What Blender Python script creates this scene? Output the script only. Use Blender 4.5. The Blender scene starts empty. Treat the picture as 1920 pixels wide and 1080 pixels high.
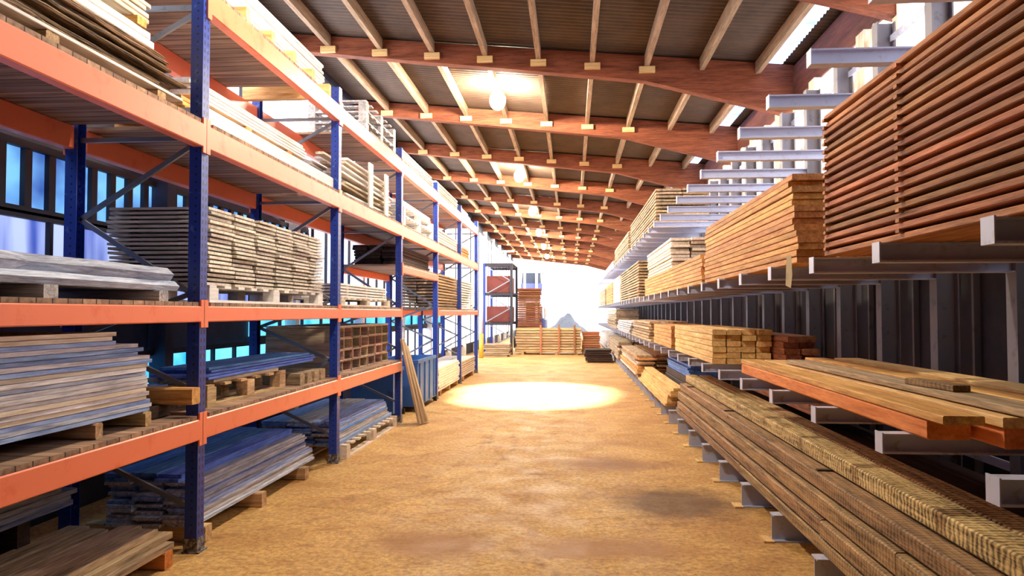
import bpy, math, random
from mathutils import Vector, Matrix, noise as mnoise

random.seed(7)
SC = bpy.context.scene
COL = SC.collection

# ------------------------------------------------------------------ camera
cam_data = bpy.data.cameras.new('camera')
cam_data.sensor_width = 36.0
cam_data.lens = 36.0 * 1420.0 / 1920.0
cam_data.clip_end = 500
cam = bpy.data.objects.new('camera', cam_data)
COL.objects.link(cam)
cam.location = (0, 0, 1.5)
cam.rotation_euler = (math.radians(90 + 1.8554), 0, math.radians(4.5074))
SC.camera = cam

# ------------------------------------------------------------------ view, world
SC.view_settings.view_transform = 'Standard'
SC.view_settings.look = 'None'
SC.view_settings.exposure = 0.9
SC.view_settings.gamma = 1.0
SC.view_settings.use_curve_mapping = False
world = bpy.data.worlds.new('overcast_sky')
SC.world = world
world.use_nodes = True
bg = world.node_tree.nodes['Background']
bg.inputs[0].default_value = (0.86, 0.93, 1.0, 1)
bg.inputs[1].default_value = 2.2

BULB = 620.0
BULB_NEAR = 400.0
POOL_WATT = 3400.0
EM_LEFT_BLUE = 1.0
EM_LEFT_WHITE = 3.0
EM_RIGHT = 3.0
EM_ROOF = 1.6


# ------------------------------------------------------------------ helpers
def lin(r, g, b):
    def f(c):
        c /= 255.0
        return c / 12.92 if c <= 0.04045 else ((c + 0.055) / 1.055) ** 2.4
    return (f(r), f(g), f(b), 1)


ORD = ['lowest', 'second', 'third', 'fourth', 'fifth', 'sixth', 'seventh', 'eighth', 'ninth', 'tenth', 'eleventh', 'twelfth',
       'thirteenth', 'fourteenth', 'fifteenth', 'sixteenth', 'seventeenth', 'eighteenth', 'nineteenth', 'twentieth',
       'twenty-first', 'twenty-second', 'twenty-third', 'twenty-fourth', 'twenty-fifth', 'twenty-sixth', 'twenty-seventh', 'twenty-eighth',
       'twenty-ninth', 'thirtieth']
NTH = ['first'] + ORD[1:]


class MB:
    def __init__(self):
        self.v, self.f, self.s = [], [], []

    def add(self, vs, fs, smooth=False):
        b = len(self.v)
        self.v += [tuple(p) for p in vs]
        for f in fs:
            self.f.append(tuple(i + b for i in f))
            self.s.append(smooth)
        return self

    def box(self, x0, x1, y0, y1, z0, z1):
        vs = [(x, y, z) for z in (z0, z1) for y in (y0, y1) for x in (x0, x1)]
        return self.add(vs, [(0, 2, 3, 1), (4, 5, 7, 6), (0, 1, 5, 4), (2, 6, 7, 3), (0, 4, 6, 2), (1, 3, 7, 5)])

    def prism(self, poly, a0, a1, plane='XZ'):
        """a closed polygon swept along the third axis"""
        n = len(poly)
        def at(p, a):
            if plane == 'XZ':
                return (p[0], a, p[1])
            if plane == 'YZ':
                return (a, p[0], p[1])
            return (p[0], p[1], a)
        vs = [at(p, a0) for p in poly] + [at(p, a1) for p in poly]
        fs = [tuple(range(n))[::-1], tuple(range(n, 2 * n))]
        for i in range(n):
            j = (i + 1) % n
            fs.append((i, j, j + n, i + n))
        return self.add(vs, fs)

    def cham(self, x0, x1, y0, y1, z0, z1, c, axis='Y'):
        """box with its four long edges chamfered"""
        def oct_(a0, a1, b0, b1):
            return [(a0 + c, b0), (a1 - c, b0), (a1, b0 + c), (a1, b1 - c), (a1 - c, b1), (a0 + c, b1), (a0, b1 - c), (a0, b0 + c)]
        if axis == 'Y':
            return self.prism(oct_(x0, x1, z0, z1), y0, y1, 'XZ')
        if axis == 'X':
            return self.prism(oct_(y0, y1, z0, z1), x0, x1, 'YZ')
        return self.prism(oct_(x0, x1, y0, y1), z0, z1, 'XY')

    def bar(self, p, q, w, h):
        """rectangular bar between two points"""
        p, q = Vector(p), Vector(q)
        d = (q - p).normalized()
        up = Vector((0, 0, 1)) if abs(d.z) < 0.95 else Vector((1, 0, 0))
        s = d.cross(up).normalized()
        u = s.cross(d)
        vs = [c + s * (sx * w / 2) + u * (sz * h / 2) for c in (p, q) for sz in (-1, 1) for sx in (-1, 1)]
        return self.add(vs, [(0, 2, 3, 1), (4, 5, 7, 6), (0, 1, 5, 4), (2, 6, 7, 3), (0, 4, 6, 2), (1, 3, 7, 5)])

    def tube(self, pts, r, n=12, caps=True):
        pts = [Vector(p) for p in pts]
        rings = []
        for i, p in enumerate(pts):
            d = (pts[min(i + 1, len(pts) - 1)] - pts[max(i - 1, 0)]).normalized()
            up = Vector((0, 0, 1)) if abs(d.z) < 0.9 else Vector((0, 1, 0))
            s = d.cross(up).normalized()
            u = s.cross(d)
            rr = r[i] if isinstance(r, (list, tuple)) else r
            rings.append([p + (s * math.cos(2 * math.pi * k / n) + u * math.sin(2 * math.pi * k / n)) * rr for k in range(n)])
        vs = [v for ring in rings for v in ring]
        fs = []
        for i in range(len(rings) - 1):
            for k in range(n):
                l = (k + 1) % n
                fs.append((i * n + k, i * n + l, (i + 1) * n + l, (i + 1) * n + k))
        if caps:
            fs += [tuple(range(n))[::-1], tuple(range((len(rings) - 1) * n, len(rings) * n))]
        return self.add(vs, fs, True)

    def mesh(self, name, mat):
        me = bpy.data.meshes.new(name)
        me.from_pydata(self.v, [], self.f)
        me.polygons.foreach_set('use_smooth', self.s)
        if mat:
            me.materials.append(mat)
        me.validate()
        import bmesh
        bm = bmesh.new()
        bm.from_mesh(me)
        bmesh.ops.recalc_face_normals(bm, faces=bm.faces)
        bm.to_mesh(me)
        bm.free()
        return me

    def build(self, name, mat, parent=None, loc=None, rot=None):
        o = bpy.data.objects.new(name, self.mesh(name, mat))
        COL.objects.link(o)
        if loc is not None:
            o.location = loc
        if rot is not None:
            o.rotation_euler = rot
        if parent:
            o.parent = parent
        return o


def tag(o, label, cat, group=None, kind=None):
    if label:
        o['label'] = label
    if cat:
        o['category'] = cat
    if group:
        o['group'] = group
    if kind:
        o['kind'] = kind
    return o


def struct(o, label=None):
    o['kind'] = 'structure'
    if label:
        o['label'] = label
    return o


def thing(name, label, cat, loc=(0, 0, 0), rotz=0.0, group=None):
    o = bpy.data.objects.new(name, None)
    COL.objects.link(o)
    o.location = loc
    o.rotation_euler = (0, 0, rotz)
    o.empty_display_size = 0.1
    return tag(o, label, cat, group)


def copy_tree(o, parent=None):
    c = o.copy()
    COL.objects.link(c)
    if parent:
        c.parent = parent
    for ch in list(o.children):
        copy_tree(ch, c)
    return c


# ------------------------------------------------------------------ materials
def nodes_of(name):
    m = bpy.data.materials.new(name)
    m.use_nodes = True
    nt = m.node_tree
    return m, nt, nt.nodes['Principled BSDF'], nt.nodes.new, nt.links.new


def wood(name, dark, light, axis=1, fine=26.0, rough=0.75, var=0.35, hue=0.03, bump=0.25, contrast=(0.34, 0.66), saw=0.0):
    """planed or sawn timber: grain stretched along the plank, each plank its own tone"""
    m, nt, bsdf, new, link = nodes_of(name)
    tc, oi = new('ShaderNodeTexCoord'), new('ShaderNodeObjectInfo')
    mp = new('ShaderNodeMapping')
    s = [fine, fine, fine]
    s[axis] = 1.3
    mp.inputs['Scale'].default_value = s
    off = new('ShaderNodeVectorMath'); off.operation = 'SCALE'
    comb = new('ShaderNodeCombineXYZ')
    for i in range(3):
        link(oi.outputs['Random'], comb.inputs[i])
    link(comb.outputs[0], off.inputs[0]); off.inputs['Scale'].default_value = 37.0
    addv = new('ShaderNodeVectorMath'); addv.operation = 'ADD'
    link(tc.outputs['Object'], mp.inputs['Vector'])
    link(mp.outputs[0], addv.inputs[0]); link(off.outputs[0], addv.inputs[1])
    nz = new('ShaderNodeTexNoise')
    nz.inputs['Scale'].default_value = 1.0; nz.inputs['Detail'].default_value = 6.0
    nz.inputs['Roughness'].default_value = 0.62; nz.inputs['Distortion'].default_value = 0.4
    link(addv.outputs[0], nz.inputs['Vector'])
    rp = new('ShaderNodeValToRGB')
    rp.color_ramp.elements[0].position, rp.color_ramp.elements[1].position = contrast
    rp.color_ramp.elements[0].color, rp.color_ramp.elements[1].color = dark, light
    mp2 = new('ShaderNodeMapping')
    s2 = [fine * 4.0] * 3
    s2[axis] = 5.0
    mp2.inputs['Scale'].default_value = s2
    add2 = new('ShaderNodeVectorMath'); add2.operation = 'ADD'
    link(tc.outputs['Object'], mp2.inputs['Vector']); link(mp2.outputs[0], add2.inputs[0]); link(off.outputs[0], add2.inputs[1])
    nz2 = new('ShaderNodeTexNoise')
    nz2.inputs['Scale'].default_value = 1.0; nz2.inputs['Detail'].default_value = 4.0; nz2.inputs['Roughness'].default_value = 0.7
    link(add2.outputs[0], nz2.inputs['Vector'])
    mixv = new('ShaderNodeMath'); mixv.operation = 'MULTIPLY_ADD'; mixv.inputs[1].default_value = .5
    half = new('ShaderNodeMath'); half.operation = 'MULTIPLY'; half.inputs[1].default_value = .5
    link(nz.outputs['Fac'], half.inputs[0]); link(nz2.outputs['Fac'], mixv.inputs[0]); link(half.outputs[0], mixv.inputs[2])
    grain = mixv.outputs[0]
    if saw:
        wv = new('ShaderNodeTexWave'); wv.bands_direction = 'Y' if axis == 1 else 'X'
        wv.inputs['Scale'].default_value = 9.0; wv.inputs['Distortion'].default_value = 5.0; wv.inputs['Detail'].default_value = 3.0; wv.inputs['Detail Scale'].default_value = 2.5
        link(tc.outputs['Object'], wv.inputs['Vector'])
        sw = new('ShaderNodeMath'); sw.operation = 'MULTIPLY_ADD'; sw.inputs[1].default_value = saw
        sb = new('ShaderNodeMath'); sb.operation = 'SUBTRACT'; sb.inputs[1].default_value = saw * .5
        link(grain, sb.inputs[0]); link(wv.outputs['Fac'], sw.inputs[0]); link(sb.outputs[0], sw.inputs[2])
        grain = sw.outputs[0]
    link(grain, rp.inputs[0])
    hs = new('ShaderNodeHueSaturation')
    mr = new('ShaderNodeMapRange')
    mr.inputs['To Min'].default_value, mr.inputs['To Max'].default_value = 1 - var, 1 + var
    link(oi.outputs['Random'], mr.inputs['Value']); link(mr.outputs[0], hs.inputs['Value'])
    wn = new('ShaderNodeTexWhiteNoise'); wn.noise_dimensions = '1D'
    link(oi.outputs['Random'], wn.inputs['W'])
    mr2 = new('ShaderNodeMapRange')
    mr2.inputs['To Min'].default_value, mr2.inputs['To Max'].default_value = 0.5 - hue, 0.5 + hue
    link(wn.outputs['Value'], mr2.inputs['Value']); link(mr2.outputs[0], hs.inputs['Hue'])
    link(rp.outputs[0], hs.inputs['Color'])
    link(hs.outputs[0], bsdf.inputs['Base Color'])
    bsdf.inputs['Roughness'].default_value = rough
    bsdf.inputs['Specular IOR Level'].default_value = 0.25
    if bump:
        bp = new('ShaderNodeBump')
        bp.inputs['Strength'].default_value = bump; bp.inputs['Distance'].default_value = 0.01
        link(grain, bp.inputs['Height']); link(bp.outputs[0], bsdf.inputs['Normal'])
    return m


def paint(name, col, rough=0.45, metal=0.0, worn=None, scale=9.0, amount=(0.56, 0.7)):
    m, nt, bsdf, new, link = nodes_of(name)
    bsdf.inputs['Roughness'].default_value = rough
    bsdf.inputs['Metallic'].default_value = metal
    if worn is None:
        worn = tuple(c * 0.6 for c in col[:3]) + (1,)
    tc = new('ShaderNodeTexCoord')
    nz = new('ShaderNodeTexNoise')
    nz.inputs['Scale'].default_value = scale; nz.inputs['Detail'].default_value = 8.0; nz.inputs['Roughness'].default_value = 0.7
    link(tc.outputs['Object'], nz.inputs['Vector'])
    rp = new('ShaderNodeValToRGB')
    rp.color_ramp.elements[0].position, rp.color_ramp.elements[1].position = amount
    rp.color_ramp.elements[0].color, rp.color_ramp.elements[1].color = col, worn
    link(nz.outputs['Fac'], rp.inputs[0]); link(rp.outputs[0], bsdf.inputs['Base Color'])
    return m


def glow(name, col, strength, col2=None, scale=(0.6, 0.9, 1.2)):
    m, nt, bsdf, new, link = nodes_of(name)
    bsdf.inputs['Base Color'].default_value = col
    bsdf.inputs['Emission Strength'].default_value = strength
    if col2:
        tc, mp, nz, rp = new('ShaderNodeTexCoord'), new('ShaderNodeMapping'), new('ShaderNodeTexNoise'), new('ShaderNodeValToRGB')
        mp.inputs['Scale'].default_value = scale
        nz.inputs['Scale'].default_value = 1.6; nz.inputs['Detail'].default_value = 3
        link(tc.outputs['Object'], mp.inputs[0]); link(mp.outputs[0], nz.inputs['Vector'])
        rp.color_ramp.elements[0].position, rp.color_ramp.elements[1].position = 0.38, 0.62
        rp.color_ramp.elements[0].color, rp.color_ramp.elements[1].color = col, col2
        link(nz.outputs['Fac'], rp.inputs[0]); link(rp.outputs[0], bsdf.inputs['Emission Color'])
    else:
        bsdf.inputs['Emission Color'].default_value = col
    return m


M = {}
M['brown'] = wood('reddish_brown_sawn_wood', lin(100, 56, 36), lin(204, 138, 96), fine=22, var=.26, hue=.012)
M['honey'] = wood('honey_coloured_wood', lin(156, 96, 48), lin(240, 186, 116), fine=18, var=.13, hue=.01)
M['yellow'] = wood('fresh_yellow_wood', lin(186, 134, 72), lin(252, 222, 156), fine=16, var=.1, hue=.01)
M['orange'] = wood('orange_red_wood', lin(176, 92, 44), lin(240, 152, 88), fine=16, var=.1, hue=.01)
M['grey'] = wood('weathered_grey_wood', lin(104, 96, 98), lin(236, 228, 226), fine=30, var=.2, hue=.01, bump=.5)
M['silver'] = wood('silvered_weathered_wood', lin(98, 106, 138), lin(232, 240, 255), fine=22, var=.12, hue=.005, bump=.7)
M['greybrown'] = wood('grey_brown_old_wood', lin(86, 68, 52), lin(220, 190, 154), fine=26, var=.25, hue=.01, bump=.4)
M['pale'] = wood('pale_dry_wood', lin(176, 152, 126), lin(252, 240, 222), fine=22, var=.14, hue=.01)
M['palex'] = wood('pale_short_board_wood', lin(172, 156, 138), lin(255, 246, 232), axis=1, fine=22, var=.2, hue=.015)
M['white'] = wood('white_lit_timber', lin(206, 198, 194), lin(255, 252, 248), fine=14, var=.05, hue=.005, bump=.1)  # pale timber whitened; the strong light on white-lit loads is in the colour
M['bark'] = wood('dark_bark_edged_wood', lin(34, 22, 16), lin(178, 144, 112), fine=34, var=.3, hue=.01, bump=.9, contrast=(.42, .62))
M['dark'] = wood('dark_old_wood', lin(22, 17, 18), lin(84, 60, 50), fine=24, var=.35, hue=.01, bump=.4)
M['saw'] = wood('rough_sawn_heavy_timber', lin(62, 44, 30), lin(196, 158, 112), fine=26, var=.24, hue=.01, bump=.5, saw=.09)
M['sawlight'] = wood('pale_rough_sawn_timber', lin(84, 62, 36), lin(240, 208, 146), fine=26, var=.05, hue=.01, bump=.5, saw=.22)
M['blueboard'] = wood('blue_tinted_board', lin(46, 82, 170), lin(126, 172, 250), fine=14, var=.18, hue=.015, bump=.15)
M['slate'] = wood('slate_blue_weathered_board', lin(70, 94, 160), lin(186, 210, 255), fine=26, var=.2, hue=.01)
M['sheet'] = wood('mixed_plywood_edge', lin(140, 134, 146), lin(252, 248, 252), fine=20, var=.26, hue=.02, bump=.15)
M['pallet'] = wood('pallet_wood', lin(134, 100, 66), lin(232, 196, 148), fine=18, var=.18, hue=.01)
M['glulam'] = wood('red_brown_laminated_beam', lin(84, 42, 27), lin(158, 92, 60), axis=0, fine=14, var=.05, hue=.005, bump=.15)
M['purlin'] = wood('pale_brown_purlin_wood', lin(112, 88, 68), lin(192, 164, 136), fine=20, var=.12, hue=.005)
M['cleat'] = wood('cleat_block_wood', lin(196, 150, 92), lin(240, 206, 150), axis=0, var=.08, hue=.005)
M['clad'] = wood('red_brown_wall_boarding', lin(74, 40, 28), lin(128, 76, 54), fine=12, var=.05, hue=.005)
M['post'] = wood('pale_wall_stud_wood', lin(170, 146, 116), lin(230, 214, 190), axis=2, fine=16, hue=.005)
M['blue'] = paint('blue_painted_rack_steel', lin(28, 50, 138), .4, 0, lin(70, 110, 190), 14, (.58, .74))
def post_material():
    m = paint('blue_slotted_rack_post', lin(34, 60, 156), .4, 0, lin(92, 140, 214), 14, (.58, .74))
    nt = m.node_tree; new, link = nt.nodes.new, nt.links.new
    bsdf = nt.nodes['Principled BSDF']
    src = bsdf.inputs['Base Color'].links[0].from_socket
    tc, ge = new('ShaderNodeTexCoord'), new('ShaderNodeNewGeometry')
    p, n = new('ShaderNodeSeparateXYZ'), new('ShaderNodeSeparateXYZ')
    link(tc.outputs['Object'], p.inputs[0]); link(ge.outputs['True Normal'], n.inputs[0])
    def op(k, a, b=None, c=None):
        x = new('ShaderNodeMath'); x.operation = k
        for i, s in enumerate((a, b, c)):
            if s is None: continue
            if isinstance(s, (int, float)): x.inputs[i].default_value = s
            else: link(s, x.inputs[i])
        return x.outputs[0]
    fz = op('FRACT', op('MULTIPLY', p.outputs['Z'], 20.0))
    near = lambda v, c, e: op('COMPARE', v, c, e)
    face = op('GREATER_THAN', op('ABSOLUTE', n.outputs['X']), .7)
    side = op('GREATER_THAN', op('ABSOLUTE', n.outputs['Y']), .7)
    slot = op('MULTIPLY', near(fz, .5, .27), op('ADD', near(p.outputs['Y'], .024, .008), near(p.outputs['Y'], .066, .008)))
    dot = op('MULTIPLY', near(fz, .5, .12), near(p.outputs['X'], -.035, .006))
    mask = op('ADD', op('MULTIPLY', face, slot), op('MULTIPLY', side, dot))
    mx = new('ShaderNodeMix'); mx.data_type = 'RGBA'; link(mask, mx.inputs['Factor'])
    A = [i for i in mx.inputs if i.name == 'A' and i.type == 'RGBA'][0]; B = [i for i in mx.inputs if i.name == 'B' and i.type == 'RGBA'][0]
    link(src, A); B.default_value = lin(10, 12, 30)
    link([o for o in mx.outputs if o.type == 'RGBA'][0], bsdf.inputs['Base Color'])
    return m


M['bluepost'] = post_material()
M['rackorange'] = paint('orange_painted_rack_steel', lin(250, 134, 98), .42, 0, lin(236, 104, 66), 5, (.55, .75))
M['galv'] = paint('galvanised_brace_steel', lin(130, 134, 146), .4, .5)
M['colsteel'] = paint('shade_grey_column_steel', lin(116, 112, 122), .55, 0, lin(84, 80, 88), 8)  # column steel darkened; the shade behind the arms is put into the colour
M['steel'] = paint('pale_grey_painted_steel', lin(188, 194, 222), .5, 0, lin(150, 140, 132), 12, (.55, .72))
M['foot'] = paint('scuffed_plate_steel', lin(150, 146, 146), .6, .2, lin(60, 56, 60), 40, (.45, .55))
M['wallgrey'] = paint('dark_grey_wall_panel', lin(58, 52, 62), .7, 0, lin(36, 32, 40), 3, (.4, .7))
M['walldark'] = paint('dark_blue_wall_panel', lin(52, 58, 84), .7, 0, lin(34, 36, 54), 3, (.4, .7))
M['rib'] = paint('black_brown_wall_rib', lin(40, 38, 50), .7)
M['ribr'] = paint('grey_wall_rib', lin(120, 108, 102), .6)
M['hole'] = paint('punched_slot_shadow', lin(14, 18, 40), .8)
M['black'] = paint('black_plastic', lin(20, 20, 24), .5)
M['tag'] = paint('cream_card', lin(240, 226, 188), .8)
M['bluebin'] = paint('blue_metal_bin', lin(60, 110, 180), .5, 0, lin(40, 76, 140), 6)
M['yellowpipe'] = paint('yellow_painted_guard', lin(226, 190, 70), .5)
M['pipe'] = paint('white_painted_pipe', lin(214, 210, 206), .5)
M['mound'] = paint('grey_gravel_mound', lin(96, 94, 100), .95, 0, lin(60, 58, 64), 4)
M['maroon'] = paint('dark_red_goods', lin(112, 48, 40), .7, 0, lin(60, 28, 26), 5)
M['truckwhite'] = paint('white_machine_paint', lin(226, 224, 226), .4)
M['truckblue'] = paint('blue_machine_paint', lin(82, 96, 170), .4)
M['glass'] = paint('dark_cab_glass', lin(60, 70, 90), .1)
M['win_violet'] = glow('violet_blue_lit_sheet', lin(60, 84, 176), EM_LEFT_BLUE * .62, lin(188, 204, 255), (.6, 2.4, .35))  # blue daylight and dark patches on the wall sheeting put in as glow
M['win_cyan'] = glow('cyan_lit_sheet', lin(28, 150, 214), EM_LEFT_BLUE, lin(110, 206, 250))
M['win_blue'] = glow('deep_blue_lit_sheet', lin(40, 70, 150), EM_LEFT_BLUE * .7, lin(120, 190, 250))
M['win_white'] = glow('white_lit_sheet', lin(236, 244, 255), EM_LEFT_WHITE)
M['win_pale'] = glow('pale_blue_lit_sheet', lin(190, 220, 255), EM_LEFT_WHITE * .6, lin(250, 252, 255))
M['win_right'] = glow('white_lit_clerestory', lin(240, 246, 255), EM_RIGHT)
M['win_roof'] = glow('blue_white_rooflight', lin(120, 170, 255), EM_ROOF, lin(230, 242, 255), (2, 6, 2))
M['bulb'] = glow('warm_white_bulb', (1.0, 0.88, 0.68, 1), BULB)
M['bulbnear'] = glow('warm_white_weaker_bulb', (1.0, 0.88, 0.68, 1), BULB_NEAR)


def floor_material():
    m, nt, bsdf, new, link = nodes_of('worn_ochre_concrete')
    tc = new('ShaderNodeTexCoord')
    def nz(scale, detail=8, rough=.65, vec=None, mscale=None, dist=0.0):
        n = new('ShaderNodeTexNoise')
        n.inputs['Scale'].default_value = scale; n.inputs['Detail'].default_value = detail
        n.inputs['Roughness'].default_value = rough; n.inputs['Distortion'].default_value = dist
        if mscale:
            mp = new('ShaderNodeMapping'); mp.inputs['Scale'].default_value = mscale
            link(tc.outputs['Object'], mp.inputs[0]); link(mp.outputs[0], n.inputs['Vector'])
        else:
            link(tc.outputs['Object'], n.inputs['Vector'])
        return n
    def ramp(src, p0, p1, c0, c1):
        r = new('ShaderNodeValToRGB')
        r.color_ramp.elements[0].position, r.color_ramp.elements[1].position = p0, p1
        r.color_ramp.elements[0].color, r.color_ramp.elements[1].color = c0, c1
        link(src, r.inputs[0]); return r
    def mix(fac, a, b, mode='MIX'):
        x = new('ShaderNodeMix'); x.data_type = 'RGBA'; x.blend_type = mode
        if isinstance(fac, float):
            x.inputs['Factor'].default_value = fac
        else:
            link(fac, x.inputs['Factor'])
        for k, s in (('A', a), ('B', b)):
            sock = [i for i in x.inputs if i.name == k and i.type == 'RGBA'][0]
            if isinstance(s, tuple):
                sock.default_value = s
            else:
                link(s, sock)
        return [o for o in x.outputs if o.type == 'RGBA'][0]
    W, K = (1, 1, 1, 1), (0, 0, 0, 1)
    base = ramp(nz(1.4, 9, .7, dist=.6).outputs['Fac'], .32, .7, lin(192, 142, 78), lin(238, 196, 120))
    fine = ramp(nz(26, 8, .8).outputs['Fac'], .38, .58, lin(104, 68, 36), W)
    c = mix(.6, base.outputs[0], fine.outputs[0], 'MULTIPLY')
    drag = ramp(nz(2.2, 6, .75, mscale=(.8, 2.0, 1), dist=1.6).outputs['Fac'], .54, .74, K, W)
    c = mix(drag.outputs[0], c, lin(150, 92, 50))
    # tyre-scrubbed dark stain with a ragged edge, and a few smaller ones
    def stain(cx, cy, rx, ry, col, c, lo=.75, hi=1.15):
        mp = new('ShaderNodeMapping'); mp.vector_type = 'POINT'
        mp.inputs['Location'].default_value = (-cx / rx, -cy / ry, 0); mp.inputs['Scale'].default_value = (1 / rx, 1 / ry, 0)
        link(tc.outputs['Object'], mp.inputs[0])
        ln = new('ShaderNodeVectorMath'); ln.operation = 'LENGTH'; link(mp.outputs[0], ln.inputs[0])
        n = nz(5.0, 6, .7); ad = new('ShaderNodeMath'); ad.operation = 'MULTIPLY_ADD'
        link(n.outputs['Fac'], ad.inputs[0]); ad.inputs[1].default_value = .9; link(ln.outputs['Value'], ad.inputs[2])
        s = new('ShaderNodeMath'); s.operation = 'SUBTRACT'; link(ad.outputs[0], s.inputs[0]); s.inputs[1].default_value = .45
        r = ramp(s.outputs[0], lo, hi, W, K)
        r2 = new('ShaderNodeMath'); r2.operation = 'MULTIPLY'; link(r.outputs[0], r2.inputs[0]); r2.inputs[1].default_value = .8
        return mix(r2.outputs[0], c, col)
    c = stain(.82, 6.1, .6, .62, lin(92, 60, 40), c, .5, 1.1)
    c = stain(.2, 4.9, .8, .3, lin(164, 112, 64), c, .4, 1.2)
    c = stain(-.9, 4.9, .5, .35, lin(160, 110, 62), c, .4, 1.2)
    c = stain(.35, 7.6, .7, .4, lin(140, 92, 56), c, .4, 1.2)
    # curved tyre tracks
    def track(cx, cy, r, w, c):
        mp = new('ShaderNodeMapping'); mp.inputs['Location'].default_value = (-cx, -cy, 0); mp.inputs['Scale'].default_value = (1, 1, 0)
        link(tc.outputs['Object'], mp.inputs[0])
        ln = new('ShaderNodeVectorMath'); ln.operation = 'LENGTH'; link(mp.outputs[0], ln.inputs[0])
        s = new('ShaderNodeMath'); s.operation = 'SUBTRACT'; link(ln.outputs['Value'], s.inputs[0]); s.inputs[1].default_value = r
        a = new('ShaderNodeMath'); a.operation = 'ABSOLUTE'; link(s.outputs[0], a.inputs[0])
        rr = ramp(a.outputs[0], 0, w, W, K)
        n = ramp(nz(6, 6, .8).outputs['Fac'], .42, .66, K, W)
        mu = new('ShaderNodeMath'); mu.operation = 'MULTIPLY'; link(rr.outputs[0], mu.inputs[0]); link(n.outputs[0], mu.inputs[1])
        mv = new('ShaderNodeMath'); mv.operation = 'MULTIPLY'; link(mu.outputs[0], mv.inputs[0]); mv.inputs[1].default_value = .55
        return mix(mv.outputs[0], c, lin(104, 64, 34))
    for a in ((-5.2, 8.5, 4.2, .07), (-5.2, 8.5, 4.55, .06), (3.6, 9.5, 4.6, .06), (-4.0, 15, 3.4, .06), (.72, 6.1, .62, .1), (-2.4, 3.2, 2.6, .05), (-6, 12, 6, .06)):
        c = track(*a, c)
    link(c, bsdf.inputs['Base Color'])
    rr = ramp(nz(3, 6).outputs['Fac'], .35, .7, (.6, .6, .6, 1), (.85, .85, .85, 1))
    link(rr.outputs[0], bsdf.inputs['Roughness'])
    bsdf.inputs['Specular IOR Level'].default_value = .35
    bp = new('ShaderNodeBump'); bp.inputs['Strength'].default_value = .12; bp.inputs['Distance'].default_value = .01
    link(nz(30, 8, .8).outputs['Fac'], bp.inputs['Height']); link(bp.outputs[0], bsdf.inputs['Normal'])
    return m


M['floor'] = floor_material()
M['roof'] = paint('brown_grey_corrugated_sheet', lin(84, 64, 50), .7, 0, lin(60, 44, 36), 2.2, (.35, .7))
M['yard'] = paint('pale_yard_gravel', lin(226, 222, 214), .95)


def deck_material():
    """close-laid timber shelf boards running across the rack"""
    m, nt, bsdf, new, link = nodes_of('shelf_board_wood')
    tc = new('ShaderNodeTexCoord'); sx = new('ShaderNodeSeparateXYZ'); link(tc.outputs['Object'], sx.inputs[0])
    mul = new('ShaderNodeMath'); mul.operation = 'MULTIPLY'; mul.inputs[1].default_value = 1 / .105; link(sx.outputs['Y'], mul.inputs[0])
    fl = new('ShaderNodeMath'); fl.operation = 'FLOOR'; link(mul.outputs[0], fl.inputs[0])
    fr = new('ShaderNodeMath'); fr.operation = 'FRACT'; link(mul.outputs[0], fr.inputs[0])
    wn = new('ShaderNodeTexWhiteNoise'); wn.noise_dimensions = '1D'; link(fl.outputs[0], wn.inputs['W'])
    mp = new('ShaderNodeMapping'); mp.inputs['Scale'].default_value = (1.5, 24, 24); link(tc.outputs['Object'], mp.inputs[0])
    nz = new('ShaderNodeTexNoise'); nz.inputs['Scale'].default_value = 1; nz.inputs['Detail'].default_value = 5; link(mp.outputs[0], nz.inputs['Vector'])
    rp = new('ShaderNodeValToRGB'); rp.color_ramp.elements[0].position, rp.color_ramp.elements[1].position = .3, .7
    rp.color_ramp.elements[0].color, rp.color_ramp.elements[1].color = lin(112, 82, 66), lin(188, 152, 124)
    link(nz.outputs['Fac'], rp.inputs[0])
    hs = new('ShaderNodeHueSaturation'); mr = new('ShaderNodeMapRange'); mr.inputs['To Min'].default_value, mr.inputs['To Max'].default_value = .72, 1.2
    link(wn.outputs['Value'], mr.inputs['Value']); link(mr.outputs[0], hs.inputs['Value']); link(rp.outputs[0], hs.inputs['Color'])
    gp = new('ShaderNodeMath'); gp.operation = 'GREATER_THAN'; gp.inputs[1].default_value = .07; link(fr.outputs[0], gp.inputs[0])
    mx = new('ShaderNodeMix'); mx.data_type = 'RGBA'; link(gp.outputs[0], mx.inputs['Factor'])
    A = [i for i in mx.inputs if i.name == 'A' and i.type == 'RGBA'][0]; B = [i for i in mx.inputs if i.name == 'B' and i.type == 'RGBA'][0]
    A.default_value = lin(30, 20, 18); link(hs.outputs[0], B)
    link([o for o in mx.outputs if o.type == 'RGBA'][0], bsdf.inputs['Base Color'])
    bsdf.inputs['Roughness'].default_value = .8
    return m


M['deck'] = deck_material()

# ================================================================== SETTING
XL, XR, YB, YF = -3.75, 2.80, -3.0, 49.0
def roof_z(x): return 4.80 - .09 * (x - .92)

b = MB(); b.box(XL - .3, XR + .3, YB - .3, YF, -.2, 0)
struct(b.build('floor', M['floor']))
b = MB(); b.box(-60, 60, YF + .02, 140, -.25, -.05)
struct(b.build('ground', M['yard']))

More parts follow.
